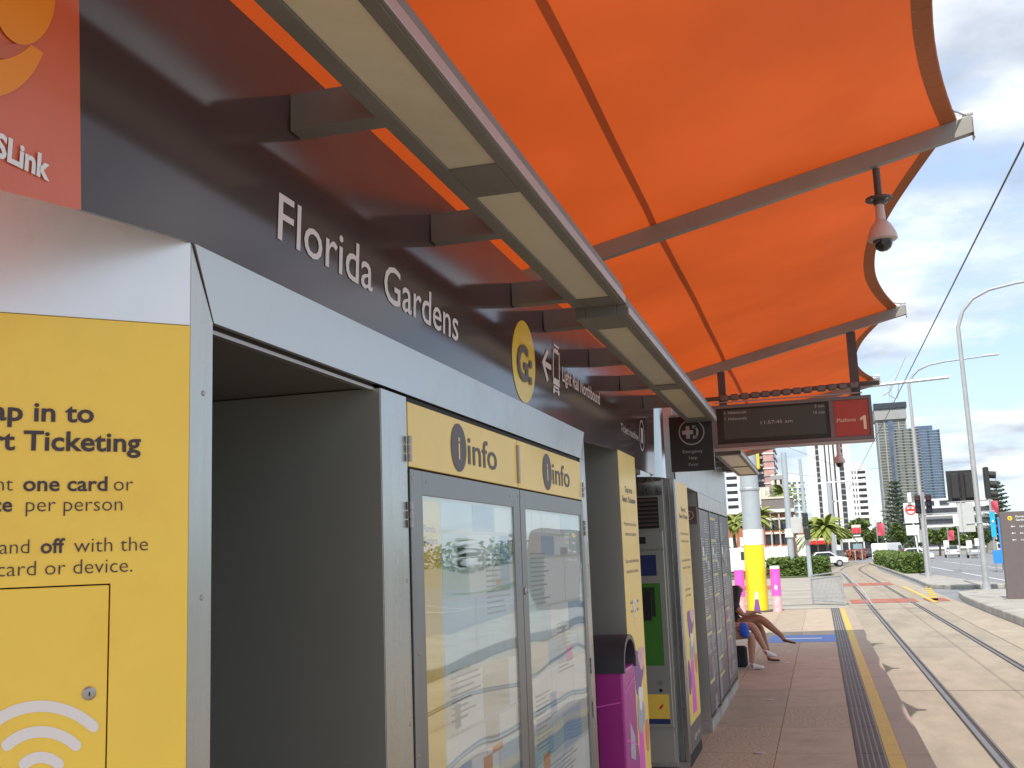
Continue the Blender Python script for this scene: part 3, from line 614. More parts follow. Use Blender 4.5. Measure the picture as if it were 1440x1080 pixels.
tb.build('tram_pictogram', dimwhite, FA)
lettering('Ticket machine', fasYZ(6.40, 2.40, .002), (0, 1, 0), UP, .05, mat('dim_letter', (.50, .47, .46), .5, var=0), FA, width=.66, lift=.002)
disc(7.22, 2.45, .105, MATS['dim_letter'], .002, 'pictogram_ring', r2=.092)
fl('ticket_pictogram', [(7.18, 2.40), (7.26, 2.40), (7.26, 2.50), (7.18, 2.50)], MATS['dim_letter'])
# brand panel lettering and emblem
lettering('TRANSLink', fas((68, 254), .003), (0, 1, 0), UP, .036, white, FA, align='R', bold=.035, xs=1.05, lift=.002)
def lpx(name, pts, m, off): return MB().prism([fas(q, off) for q in pts], (.0008, 0, 0)).build(name, m, FA)
def ell(cx, cy_, rx, ry, a0, a1, n=24): return [(cx+rx*math.cos(math.radians(a0+(a1-a0)*i/n)), cy_+ry*math.sin(math.radians(a0+(a1-a0)*i/n))) for i in range(n+1)]
lpx('emblem_disc', ell(34, -4, 43, 67, 0, 360, 40)[:-1], logo_o, .0045)
lpx('emblem_band', ell(10, 3, 60, 80, 20, 150)+ell(12, -30, 68, 92, 140, 35), logo_edge, .0038)
lpx('emblem_crescent', ell(-12, 20, 82, 116, 28, 120)+ell(-4, -6, 74, 90, 120, 50), logo_o, .0045)
MB().box(-1.9, -1.125, 2.0, 7.34, 2.345, 2.80).build('core', postgrey, FA)
MB().box(-1.9, -1.22, 7.30, 8.4, 2.235, 2.80).build('core', postgrey, FA)
# curved stainless end of the fascia and the blue steel fascia beyond
CE = MB().cyl((-1.475, 8.2, 2.222), (-1.475, 8.2, 2.80), .40, n=64).build('curved_steel_column', polcol, None, smooth=True)
tag(CE, 'curved stainless drum at the end of the charcoal fascia', 'column')
SF = thing('steel_fascia', 'pale reflective steel fascia above the timetable cabinet', 'fascia', (-1.3, 11, 2.2))
MB().box(-1.5, -1.1, 9.0, 10.97, 2.235, 2.86).build('fascia_panel', steel_band, SF, bevel=.002)
MB().box(-1.5, -1.1, 10.98, 14.1, 2.235, 2.86).build('fascia_panel', steel_band, SF, bevel=.002)
MB().box(-1.9, -1.5, 7.4, 14.0, 2.24, 2.84).build('core_box', postgrey, SF)

# ================================================================== LIGHT FIXTURES AND BRACKETS
def fixture(y0, y1, zb_, lenses, label, xl=-.875, xr=-.672, lx=(-.832, -.705)):
    F = thing('canopy_light', label, 'light fixture', ((xl+xr)/2, (y0+y1)/2, zb_))
    mb = MB(); zt = zb_+.075
    mb.box(xl, lx[0], y0, y1, zb_, zt); mb.box(lx[1], xr, y0, y1, zb_, zt)
    e = [y0]+[v for p in lenses for v in p]+[y1]
    for i in range(0, len(e), 2): mb.box(lx[0], lx[1], e[i], e[i+1], zb_, zt)
    mb.box(lx[0], lx[1], y0+.01, y1-.01, zb_+.045, zt-.002)
    mb.build('housing', beam_m, F, bevel=.003)
    for a, b_ in lenses: MB().box(lx[0], lx[1], a, b_, zb_+.007, zb_+.03).build('diffuser', lens_m, F)
    MB().box(xr, xr+.010, y0, y1, zb_+.002, zb_+.034).build('edge_lip', lip_m, F, bevel=.002)
    return F
fixture(-.2, 4.16, 2.645, [(-.15, .9), (1.05, 2.505), (2.725, 4.03)], 'near long grey light fixture with frosted panels over the lettering')
fixture(4.18, 8.0, 2.605, [(4.42, 6.10), (6.28, 7.75)], 'second grey light fixture stepping down beyond the first', xl=-.872, xr=-.664)
fixture(11.15, 14.5, 2.62, [(11.25, 12.9), (12.98, 14.35)], 'short sunlit light fixture below the departure board', xl=-.96, xr=-.70, lx=(-.92, -.73))
def bracket(y, grp='brackets under the near light fixtures', lab='', z0=2.645, cat='bracket', x0=-1.082, x1=-.873):
    o = MB().box(x0-.0, x1, y, y+.062, z0, z0+.088).build('beam_bracket', beam_m, None, bevel=.002, origin=(x0, y, z0)); tag(o, lab, cat, grp); return o
names = ['grey bracket left of the word Florida, nearest the camera', 'grey bracket above the letters of Florida', 'grey bracket above and left of the yellow line badge',
         'grey bracket directly above the line badge', 'grey bracket just above the tram pictogram', 'grey bracket above the word Northbound', 'grey bracket above the ticket machine wording']
for y, nm in zip((2.125, 3.06, 3.985, 4.50, 5.48, 6.40, 7.30), names): bracket(y, lab=nm)
for i, (y, nm) in enumerate(((11.4, 'nearest'), (12.2, 'second'), (13.0, 'third'), (13.8, 'farthest'))): bracket(y, 'brackets below the departure board', nm+' dark bracket beside the short sunlit light fixture', 2.64, x0=-1.098, x1=-.962)
o = MB().box(-1.09, -.96, 11.2, 14.4, 2.735, 2.755).build('soffit_panel', postgrey); tag(o, 'dark soffit panel over the far brackets', 'soffit')
# ================================================================== CANOPY
CN = thing('tensile_canopy', 'bright orange tensioned fabric canopy on grey ribs over the platform', 'canopy', (-1, 8, 3))
TX = .885
def zr(x): return 3.40+.2315*(x+1.13) if x > -2.0 else 3.40+.2315*(-2.0+1.13)+(-2.0-x)*.23
RIBS = [-1.3, 1.25, 6.0, 10.75, 15.4, 20.1]  # first rib is unseen; canopy cut short there so daylight reaches the angled panel
XI = -4.9
def edge_x(t):
    return TX-.305*(math.sin(math.pi*(t**1.08))**0.92)
def surf(y0, y1, s, t, inset=0.0, dz=0.0):
    xe = edge_x(t)-inset; x = XI+(xe-XI)*s; y = y0+(y1-y0)*t
    sag = .045*(math.sin(math.pi*t)**.7)*(0.35+.65*max(0, min(1, (x+3)/3.5)))
    ripple = 0.016*math.exp(-((t if t < .5 else 1-t)/.085))*math.sin(8.3*x+2*t)+.006*math.sin(5*x+3*y)*math.sin(math.pi*t)
    ripple *= min(1.0, min(t, 1-t)/.045)
    return V((x, y, zr(x)+.033+sag+ripple+dz))
for i in range(len(RIBS)-1):
    y0, y1 = RIBS[i], RIBS[i+1]; HW = .078
    mb = MB(); mb.grid(lambda u, v, y0=y0, y1=y1: surf(y0, y1, u, v, HW), 40, 36)
    mb.build('fabric_bay', fabric, CN, smooth=True)
    hm = MB()
    nseg = 26
    for k in range(nseg):
        t0, t1 = (k+.012)/nseg, (k+1-.012)/nseg; P = []
        for t in (t0, t1):
            xe = edge_x(t); y = y0+(y1-y0)*t; a = surf(y0, y1, 1, t, HW+.002); b_ = surf(y0, y1, 1, t)
            P += [a+V((0, 0, -.002)), b_+V((0, 0, -.006)), b_+V((.006, 0, .004)), a+V((0, 0, .004))]
        hm.add(P, [(0, 1, 5, 4), (1, 2, 6, 5), (2, 3, 7, 6), (3, 0, 4, 7), (0, 3, 2, 1), (4, 5, 6, 7)])
    hm.build('hem_pocket', hemfab, CN)
    def xs_at(xv, t): xe = edge_x(t)-HW; return (xv-XI)/(xe-XI)
    for xv in (-.77, -2.4):
        sm = MB(); sm.grid(lambda u, v, y0=y0, y1=y1, xv=xv: surf(y0, y1, xs_at(xv+(u-.5)*.036, v), v, HW, -.0035), 1, 36)
        sm.build('fabric_seam', seamfab, CN, smooth=True)
for y in RIBS:
    rb = MB(); h_ = .095; w_ = .055
    xs2 = [XI, -3.4, -2.0, TX+.075]
    for a, b_ in zip(xs2[:-1], xs2[1:]):
        za_, zb2 = zr(a)+.03, zr(b_)+.03
        rb.add([(a, y-w_/2, za_-h_), (a, y+w_/2, za_-h_), (a, y+w_/2, za_), (a, y-w_/2, za_), (b_, y-w_/2, zb2-h_), (b_, y+w_/2, zb2-h_), (b_, y+w_/2, zb2), (b_, y-w_/2, zb2)],
               [(0, 1, 2, 3), (7, 6, 5, 4), (0, 4, 5, 1), (1, 5, 6, 2), (2, 6, 7, 3), (3, 7, 4, 0)])
    r_ = rb.build('rib', rib_m, CN, bevel=.002)
    zt = zr(TX)+.06
    MB().box(TX+.076, TX+.082, y-.034, y+.034, zt-.135, zt-.025).build('end_plate', galv, r_)
    MB().box(TX-.15, TX+.03, y-.012, y+.012, zt-.030, zt-.004).build('membrane_clamp', white, r_, bevel=.003)
    MB().cyl((TX+.0, y, zt+.005), (TX+.085, y, zt+.012), .016, n=10).build('cable_terminal', white, r_)
    MB().cyl((TX-.14, y-.03, zt), (TX-.05, y+.03, zt+.004), .010, n=8).build('shackle', white, r_)
    MB().cyl((-2.6, y, 0), (-2.6, y, zr(-2.6)-.06), .09, n=20).build('column', postgrey, CN, smooth=True)
    for sx_, sy_ in ((-1, 1), (1, -1)): MB().tube([(TX+.02+(.03 if sx_ > 0 else 0), y, zt), (TX-.05, y+sy_*.14, zt-.01)], .006, 6).build('edge_cable', galv, r_)

# ================================================================== DEPARTURE BOARD
YB = 10.75
DB = thing('departure_board', 'hanging departure board with dark screen and red Platform 1 panel', 'departure board', (-.15, YB, 2.65))
x0b, x1b, z0b, z1b = -.925, .577, 2.655, 3.078
mb = MB(); mb.box(x0b, x1b, YB, YB+.14, z0b, z0b+.038); mb.box(x0b, x1b, YB, YB+.14, z1b-.035, z1b); mb.box(x0b, x0b+.045, YB, YB+.14, z0b+.038, z1b-.035)
mb.box(x1b-.03, x1b, YB, YB+.14, z0b+.038, z1b-.035); mb.box(.185, .225, YB, YB+.14, z0b+.038, z1b-.035); mb.box(x0b+.045, x1b-.03, YB+.03, YB+.13, z0b+.038, z1b-.035)
mb.build('housing', boardframe, DB, bevel=.002)
MB().box(x0b-.004, x1b+.004, YB-.012, YB+.15, z0b-.018, z0b-.001).build('bottom_tray', lip_m, DB, bevel=.002)
scr = MB().box(x0b+.047, .183, YB+.012, YB+.029, z0b+.04, z1b-.037).build('screen', screen_m, DB)
dimscr = mat('lcd_panel', (.050, .058, .046), .35, var=.15, scale=3)
MB().box(x0b+.11, .15, YB+.010, YB+.0118, z0b+.085, z1b-.055).build('lcd_panel', dimscr, scr)
MB().box(.227, x1b-.032, YB+.010, YB+.029, z0b+.04, z1b-.037).build('platform_panel', boardred, DB)
def lx(s, x, z, cap, m, al='L', b=0.0, y=YB+.009, par=DB, w=None): return lettering(s, (x, y, z), (1, 0, 0), (0, 0, 1), cap, m, par, align=al, bold=b, lift=.0006, width=w)
lx('1', -.80, 2.985, .028, screen_t, b=.01); lx('Helensvale', -.765, 2.985, .03, screen_t); lx('Helensvale', -.765, 2.925, .03, screen_t); lx('1', -.80, 2.925, .028, screen_t, b=.01)
lx('3 min', .145, 2.99, .03, screen_t, 'R'); lx('10 min', .145, 2.93, .03, screen_t, 'R'); lx('11:57:45 am', -.46, 2.865, .034, screen_t, w=.30)
lx('Platform', .25, 2.835, .036, numcream, w=.17); MB().prism([(x_, YB+.0085, z_) for x_, z_ in ((.490, 2.755), (.515, 2.755), (.515, 2.885), (.497, 2.885), (.462, 2.862), (.462, 2.838), (.490, 2.852))], (0, .001, 0)).build('platform_number', numcream, DB)
for x, nm in ((-.81, ''), (.445, '')):
    w2 = .036 if x < 0 else .042
    MB().box(x-w2, x+w2, YB+.015, YB+.075, z1b+.001, zr(x)-.064).build('hanger_post', postgrey, DB, bevel=.002)
cd = MB().tube([(-1.02, YB-.02, 3.14), (-.6, YB-.02, 3.145), (.1, YB-.02, 3.175), (.46, YB-.02, 3.185), (.66, YB-.02, 3.185)], .022, 8).build('cable_conduit', postgrey, DB, smooth=True)
for k in range(13):
    xx = -.83+k*.099+(.03 if k > 8 else 0); zz = 3.142+.036*(xx+.83)/1.3
    MB().bbox(xx, xx+.083, YB-.052, YB+.012, zz-.031, zz+.031, .012).build('cable_wrap', boardframe, cd)
MB().box(-.9, .5, YB-.01, YB+.01, 3.098, 3.108).build('bird_strip', netpink, DB)

# help point sign
HP = thing('help_point_sign', 'square black Emergency Help Point sign hanging beside the fascia', 'sign', (-.85, 8, 2.25))
MB().box(-1.005, -.690, 8.0, 8.04, 2.250, 2.655).build('sign_box', mat('sign_black_brown', (.022, .015, .016), .3, var=.05, coat=.2), HP, bevel=.002)
MB().box(-1.0, -.69, 8.0, 8.05, 2.662, 2.672).build('hanging_rail', lip_m, HP)
hpw = mat('sign_grey_print', (.42, .37, .33), .5, var=0)
cxh, czh = -.842, 2.535; seg = 40
rg = MB(); A = [(cxh+math.cos(2*math.pi*i/seg)*.094, 7.9985, czh+math.sin(2*math.pi*i/seg)*.094) for i in range(seg)]; B = [(cxh+math.cos(2*math.pi*i/seg)*.086, 7.9985, czh+math.sin(2*math.pi*i/seg)*.086) for i in range(seg)]
rg.add(A+B, [(i, (i+1) % seg, seg+(i+1) % seg, seg+i) for i in range(seg)]); rg.build('ring', hpw, HP)
pc = MB(); pc.box(cxh-.040, cxh-.014, 7.9975, 7.9995, czh-.046, czh+.046); pc.box(cxh-.068, cxh+.012, 7.9972, 7.9995, czh-.015, czh+.015); pc.build('cross_symbol', hpw, HP)
ph = MB()
for i in range(8):
    t0 = math.radians(-72+18*i); t1 = math.radians(-72+18*(i+1)); ro, ri = .048, .030
    ph.prism([(cxh+.012+math.cos(t)*r*.8, 7.9975, czh+math.sin(t)*r) for t, r in ((t0, ri), (t0, ro), (t1, ro), (t1, ri))], (0, .001, 0))
ph.box(cxh+.008, cxh+.036, 7.9975, 7.999, czh+.026, czh+.048); ph.box(cxh+.008, cxh+.036, 7.9975, 7.999, czh-.048, czh-.026); ph.build('handset_symbol', hpw, HP)
for s_, z_ in (('Emergency', 2.383), ('Help', 2.335), ('Point', 2.287)): lx(s_, cxh, z_, .024, hpw, 'C', y=7.9985, par=HP)

# CCTV domes
def cctv(x, y, ztop, zc, label, sc=1.0):
    T = thing('dome_camera', label, 'security camera', (x, y, zc), 'dome cameras hanging from the canopy ribs')
    MB().cyl((x, y, ztop), (x, y, ztop-.17*sc), .020*sc, n=12).build('drop_rod', postgrey, T, smooth=True)
    zf = ztop-.17*sc
    MB().lathe((x, y, zf), [(0, .004), (.07*sc, .004), (.072*sc, -.008), (.03*sc, -.014), (.03*sc, -.035), (0, -.035)], 20).build('flange', postgrey, T)
    for k in range(4): t = math.pi/4+k*math.pi/2; MB().cyl((x+.055*math.cos(t), y+.055*math.sin(t), zf+.012), (x+.055*math.cos(t), y+.055*math.sin(t), zf-.016), .007, n=6).build('bolt', galv, T)
    MB().cyl((x, y, zf-.01), (x, y, zc+.09), .022*sc, .027*sc, n=14).build('stem', camcase, T, smooth=True)
    MB().lathe((x, y, zc), [(0, .105), (.030, .100), (.052, .075), (.073, .030), (.078, .006), (.078, -.004), (.070, -.010), (0, -.010)], 28).build('housing', camcase, T, smooth=True)
    MB().lathe((x, y, zc-.010), [(0, 0), (.052, 0), (.050, -.020), (.040, -.042), (.022, -.056), (.0, -.060)], 24).build('dome', rubber, T, smooth=True)
cctv(.455, 6.0, 3.69, 3.295, 'dome camera hanging from the nearest grey rib at the canopy edge')
cctv(.345, 15.4, 3.69, 2.79, 'small dome camera seen under the departure board')
# ================================================================== SECOND PILLAR (yellow strip), facing us in bare steel
def pillar(label, yc0, yc1, ztop, xw, m_face, facets=()):
    P = thing('kiosk_pillar', label, 'kiosk pillar', (XF-.3, (yc0+yc1)/2, 0))
    MB().box(XF-1.2, XF-.004, yc0+.004, yc1-.004, .0, ztop-.002).build('core', black, P)
    MB().box(XF-1.2, XF-.001, yc0, yc0+.003, .1, ztop).build('steel_face', m_face, P)
    MB().box(XF-1.2, XF-.006, yc0+.001, yc1-.003, 0.0, .099).build('plinth', kerb_m, P)
    return P
P2 = pillar('steel pillar with yellow ticketing strip beside the magenta bin', 6.29, 6.90, 2.40, 0, bay_steel)
def strip_panel(P, y0, y1, z1, z0, art=True):
    MB().box(XF-.0035, XF+.0015, y0, y1, z0, z1).build('yellow_strip', yellow2, P, bevel=.001)
    w = y1-y0; yc = (y0+y1)/2; x = XF+.002
    L_ = lambda s, z, cap, b=0.0, wd=None: lettering(s, (x, yc, z), (0, 1, 0), (0, 0, 1), cap, greyink, P, align='C', bold=b, lift=.0006, width=wd)
    L_('Tap in to', z1-.24, .035, .02, w*.44); L_('Smart Ticketing', z1-.30, .035, .02, w*.78)
    L_('Present one card or', z1-.44, .024, 0, w*.72); L_('device per person', z1-.50, .024, 0, w*.66)
    L_('Tap on and off with the', z1-.66, .024, 0, w*.8); L_('same card or device.', z1-.72, .024, 0, w*.7)
    L_('Look for the', z1-.90, .022, 0, w*.5); L_('card readers', z1-.95, .022, 0, w*.5)
    za = z0+ (z1-z0)*.53
    for k, r in enumerate((.05, .095, .14)):
        pts = []
        for i in range(13): t = math.radians(-42+84*i/12); pts.append((x, yc+math.sin(t)*(r+.011)*.8, za+math.cos(t)*(r+.011)))
        for i in range(12, -1, -1): t = math.radians(-42+84*i/12); pts.append((x, yc+math.sin(t)*(r-.011)*.8, za+math.cos(t)*(r-.011)))
        MB().prism(pts, (.0008, 0, 0)).build('tap_symbol_arc', white, P)
    MB().prism([(x, yc+math.cos(t)*.016, za+math.sin(t)*.018) for t in [i*math.pi/8 for i in range(16)]], (.0008, 0, 0)).build('tap_symbol_dot', white, P)
    # plain coloured graphic at the foot: swirl of purple, magenta and pale patches
    def blob(y, z, ry, rz, m, k, a=0, seg=18, wob=.12):
        rr = random.Random(int(y*100+z*31)); pts = []
        for i in range(seg):
            t = 2*math.pi*i/seg; q = 1+wob*math.sin(3*t+a)
            pts.append((x+.0006*k, min(y1-.002, max(y0+.002, y+math.cos(t)*ry*q)), z+math.sin(t)*rz*q))
        MB().prism(pts, (.0004, 0, 0)).build('graphic_patch', m, P)
    zz = z0+.06; hh = za-.14-zz
    MB().prism([(x+.0003, yc-w*.20, zz), (x+.0003, yc+w*.16, zz), (x+.0003, yc+w*.10, zz+hh*.52), (x+.0003, yc-w*.14, zz+hh*.52)], (.0004, 0, 0)).build('graphic_patch', pink, P)
    blob(yc+w*.02, zz+hh*.86, w*.28, hh*.13, purple, 1, 1, wob=.2); blob(yc+w*.22, zz+hh*.93, w*.2, hh*.07, pinkpale, 2)
    blob(yc+w*.03, zz+hh*.60, w*.22, hh*.11, MATS['vinyl_grey'], 2, 2); blob(yc+w*.05, zz+hh*.70, w*.13, hh*.07, white, 3, .5, wob=.2)
    blob(yc-w*.33, zz+hh*.36, w*.13, hh*.16, purple, 1, 2); blob(yc+w*.34, zz+hh*.45, w*.12, hh*.1, MATS['vinyl_orange'], 1)
mat('vinyl_grey', (.40, .40, .46), .5, var=.2, scale=30); mat('vinyl_orange', (.70, .25, .12), .5, var=.1)
strip_panel(P2, 6.292, 6.898, 2.278, .10)
# ------------------------------------------------------------------ pillar right of the ticket machine and its strip
P3 = pillar('slim steel pillar with yellow strip right of the ticket machine', 8.87, 9.74, 2.36, 0, steel)
MB().box(XF-.040, XF-.002, 8.858, 8.8695, .05, 2.262).build('corner_column', steel, P3, bevel=.004)
MB().box(XF-.082, XF-.043, 8.852, 8.8695, .05, 2.262).build('corner_column', frame_m, P3, bevel=.004)
MB().box(XF-.0035, XF+.0015, 8.875, 8.975, .0995, 2.26).build('steel_edge', steel, P3, bevel=.001)
strip_panel(P3, 8.977, 9.738, 2.250, .30)
MB().box(XF-.003, XF+.0017, 8.977, 9.738, .10, .296).build('base_label', totem_m, P3)
lettering('Light rail', V((XF+.0022, 9.15, .17)), (0, 1, 0), (0, 0, 1), .05, dimwhite, P3, width=.4)
# ------------------------------------------------------------------ ticket machine, set back between the pillars
TV = thing('ticket_machine', 'recessed ticket machine with green panel and louvred top between yellow strips', 'ticket machine', (-1.45, 8.8, 0))
yF = 8.80; tx0, tx1 = -1.80, -1.187
MB().box(tx0, tx1, yF+.004, 9.2, .02, 2.245).build('cabinet', bay_steel, TV, bevel=.002)
MB().box(tx0, tx1, yF-.012, yF+.003, 2.13, 2.235).build('top_band', steel, TV, bevel=.002)
MB().box(tx0+.03, tx1-.045, yF-.001, yF+.0035, 1.865, 2.115).build('louvre_recess', black, TV)
for k in range(7):
    z = 1.885+.033*k
    MB().add([(tx0+.035, yF-.014, z), (tx1-.05, yF-.014, z), (tx1-.05, yF-.002, z+.016), (tx0+.035, yF-.002, z+.016), (tx0+.035, yF-.014, z+.004), (tx1-.05, yF-.014, z+.004), (tx1-.05, yF-.002, z+.020), (tx0+.035, yF-.002, z+.020)],
             [(0, 1, 2, 3), (7, 6, 5, 4), (0, 4, 5, 1), (3, 2, 6, 7), (0, 3, 7, 4), (1, 5, 6, 2)]).build('louvre_slat', postgrey, TV)
MB().box(tx0+.02, tx1-.02, yF-.008, yF+.003, 1.70, 1.845).build('head_panel', bay_steel, TV, bevel=.003)
MB().box(tx0+.30, tx1-.16, yF-.0095, yF-.0082, 1.745, 1.80).build('camera_window', blackplastic, TV)
dp = MB().box(tx0+.02, tx1-.02, yF-.008, yF+.003, .32, 1.69).build('front_door', bay_steel, TV, bevel=.003)
MB().box(tx0+.18, tx1-.085, yF-.0095, yF-.0082, 1.49, 1.655).build('status_screen', glassblue, dp)
MB().box(tx0+.10, tx1-.065, yF-.0095, yF-.0082, .79, 1.43).build('green_panel', tvmgreen, dp)
MB().box(tx0+.10, tx1-.11, yF-.0108, yF-.0097, 1.17, 1.40).build('dark_panel', tvmdark, dp)
MB().box(tx0+.12, tx1-.14, yF-.022, yF-.0109, 1.14, 1.36).build('card_reader', blackplastic, dp, bevel=.004)
MB().lathe((tx1-.105, yF-.0085, .66), [(0, 0), (.022, 0), (.022, .006), (0, .006)], 18, ax=V((0, -1, 0))).build('lock', lip_m, dp)
MB().lathe((tx1-.105, yF-.0085, .60), [(0, 0), (.014, 0), (.014, .005), (0, .005)], 14, ax=V((0, -1, 0))).build('keyhole', blackplastic, dp)
MB().box(tx0+.10, tx1-.045, yF-.0095, yF-.0082, .385, .57).build('yellow_notice', yellow, dp)
MB().box(tx0+.10, tx1-.045, yF-.0095, yF-.0082, .345, .384).build('blue_notice', glassblue, dp)
MB().prism([(tx1-.13, yF-.0102, .45), (tx1-.10, yF-.0102, .47), (tx1-.09, yF-.0102, .50), (tx1-.12, yF-.0102, .48)], (0, .0005, 0)).build('notice_mark', bannerr, dp)
MB().box(tx0+.02, tx1-.02, yF-.006, yF+.003, .05, .30).build('kick_panel', bay_steel, TV, bevel=.003)
# ------------------------------------------------------------------ timetable cabinet
TC = thing('timetable_cabinet', 'long steel cabinet with dark grey timetable posters facing the platform', 'notice cabinet', (-1.6, 12.3, 0))
y0, y1 = 10.62, 14.02
MB().box(-2.3, XF-.012, y0+.004, y1, .10, 2.232).build('cabinet_body', black, TC)
MB().box(-2.3, XF-.002, y0, y0+.003, .10, 2.235).build('end_face', bay_steel, TC)
MB().box(-2.3, XF+.004, y0+.0, y1+.02, .0, .098).build('plinth', kerb_m, TC)
MB().box(-1.36, XF-.02, y0-.006, y0-.0005, 1.93, 2.10).build('info_plaque', totem_m, TC)
MB().box(XF-.011, XF+.004, y0, y1, 2.085, 2.232).build('header_rail', steel, TC, bevel=.002)
rg = MB(); c0 = V((-1.19, y0-.0068, 2.015)); A = [c0+V((math.cos(t)*.042, 0, math.sin(t)*.042)) for t in [2*math.pi*i/28 for i in range(28)]]; B = [c0+V((math.cos(t)*.036, 0, math.sin(t)*.036)) for t in [2*math.pi*i/28 for i in range(28)]]
rg.add(A+B, [(i, (i+1) % 28, 28+(i+1) % 28, 28+i) for i in range(28)]); rg.build('plaque_ring', pinkpale, TC)
lettering('i', c0+V((0, -.0004, -.02)), (1, 0, 0), (0, 0, 1), .04, pinkpale, TC, align='C', bold=.02)
pys = [(y0+.04, 11.62), (11.68, 12.80), (12.82, y1-.04)]
rnd = random.Random(11)
plw = mat('poster_text_pale', (.50, .50, .50), .5, var=0); ply = mat('poster_text_yellow', (.60, .53, .22), .5, var=0)
for i, (a, b_) in enumerate(pys):
    pnl = MB().box(XF-.010, XF-.002, a, b_, .14, 2.07).build('timetable_poster', postr_m, TC)
    if i < 2: MB().box(XF-.010, XF+.006, b_+.004, b_+(.056 if i == 0 else .016), .10, 2.08).build('mullion', frame_m, TC, bevel=.002)
    tl = MB(); yl = MB(); z = 1.98
    while z > .2:
        yy = a+.06
        blockh = rnd.uniform(.06, .22); wcol = (b_-a)*rnd.uniform(.25, .42)
        while yy+.05 < b_-.05:
            zz = z; wc = min(wcol, b_-.05-yy)
            if rnd.random() < .8:
                while zz > z-blockh: tl.box(XF-.0018, XF-.0010, yy, yy+wc*rnd.uniform(.4, .92), zz-.006, zz+.003); zz -= .024
            yy += wcol+.05
        if rnd.random() < .5: yl.box(XF-.0018, XF-.0010, a+.06, a+.06+(b_-a)*.5, z+.015, z+.045)
        z -= blockh+.06
    t_ = tl.build('print_lines', plw, pnl); t_['kind'] = 'stuff'
    if yl.v: y_ = yl.build('print_headings', ply, pnl); y_['kind'] = 'stuff'
    for k in range(3): MB().box(XF-.0018, XF-.0008, a+.15+.22*k, a+.27+.22*k, 1.62-.07*k, 1.71-.07*k).build('print_icon', white if k == 0 else plw, pnl)
MB().box(XF-.0016, XF-.0006, 12.95, 13.05, .3, 1.05).build('route_line', mat('route_pink', (.55, .07, .2), .5, var=0), TC)
MB().box(XF-.012, XF+.006, y1-.03, y1, .10, 2.084).build('end_post', steel, TC, bevel=.002)
MB().box(-2.3, XF-.01, 6.92, 8.70, 0.0, .02).build('recess_floor', kerb_m, TC)
rw = MB().box(-2.5, -2.42, 5.4, 14.0, 0, 2.4).build('rear_wall', bay_steel, None); tag(rw, 'steel wall behind the ticket machine recess', 'wall')
sg = MB(); sg.lathe((-1.20, 14.3, 1.945), [(0, 0), (.075, 0), (.085, .004), (.085, .016), (0, .02)], 24, ax=V((0, -1, 0)))
sgn = sg.build('stop_flag', cyansign, None); tag(sgn, 'small round blue sign at the far end of the timetable cabinet', 'sign')
MB().box(-1.22, -1.18, 14.0, 14.32, 1.93, 1.96).build('sign_arm', galv, sgn)

# ------------------------------------------------------------------ magenta bin
BN = thing('litter_bin', 'magenta litter bin with a rounded dark grey hood', 'bin', (-1.2, 5.95, 0))
bx0, bx1, by0, by1 = -1.48, -1.035, 5.72, 6.10
MB().box(bx0, bx1, by0, by1, .06, 1.075).build('body', magenta, BN, bevel=.012)
MB().box(bx0+.02, bx1-.02, by0+.02, by1-.02, 0, .06).build('base', blackplastic, BN)
MB().box(bx0+.3, bx0+.304, by0-.001, by0+.001, .08, 1.06).build('door_gap', black, BN)
# hood: an arch running across, open at the platform end
seg = 16; yc = (by0+by1)/2; r_ = (by1-by0)/2+.008; zb0 = 1.10; hd = MB(); prof = [(yc-r_, 1.06), (yc-r_, zb0)]
for i in range(1, seg): t = math.pi*(1-i/seg); prof.append((yc+math.cos(t)*r_, zb0+math.sin(t)*.145))
prof += [(yc+r_, zb0), (yc+r_, 1.06)]
outer = prof; inner = [(yc+(y-yc)*.86, 1.06+(z-1.06)*.86) for y, z in prof]; n = len(prof)
xa, xb = bx0-.01, bx1+.012
vs = [(xa, y, z) for y, z in outer]+[(xb, y, z) for y, z in outer]+[(xa, y, z) for y, z in inner]+[(xb, y, z) for y, z in inner]
fs = []
for i in range(n-1): fs += [(i, n+i, n+i+1, i+1), (2*n+i, 2*n+i+1, 3*n+i+1, 3*n+i), (i, i+1, 2*n+i+1, 2*n+i), (n+i, 3*n+i, 3*n+i+1, n+i+1)]
hd.add(vs, fs); hd.build('hood', binlid, BN, smooth=True)
MB().box(bx0+.01, bx1-.06, by0+.03, by1-.03, 1.055, 1.18).build('aperture', black, BN)
vl = MB()
for k, (z, sl_) in enumerate(((.42, .10), (.72, -.08), (.95, .06), (.2, -.05))): vl.prism([(bx1+.0015, by0+.02, z), (bx1+.0015, by1-.02, z+sl_), (bx1+.0015, by1-.02, z+sl_+.008), (bx1+.0015, by0+.02, z+.008)], (.0005, 0, 0)); vl.prism([(bx0+.1, by0-.0015, z-.1), (bx1-.02, by0-.0015, z-.1+sl_), (bx1-.02, by0-.0015, z-.092+sl_), (bx0+.1, by0-.0015, z-.092)], (0, -.0005, 0))
v_ = vl.build('printed_vines', pink, BN); v_['kind'] = 'stuff'
lettering('bin', V((bx1+.001, by0+.14, .52)), (0, 0, -1), (0, 1, 0), .05, pinkpale, BN, bold=.01, lift=.0008)
MB().prism([(bx1+.001, by0+.12, .62), (bx1+.001, by0+.26, .58), (bx1+.001, by0+.28, .70), (bx1+.001, by0+.14, .80)], (.0006, 0, 0)).build('grey_sticker', MATS['vinyl_grey'], BN)

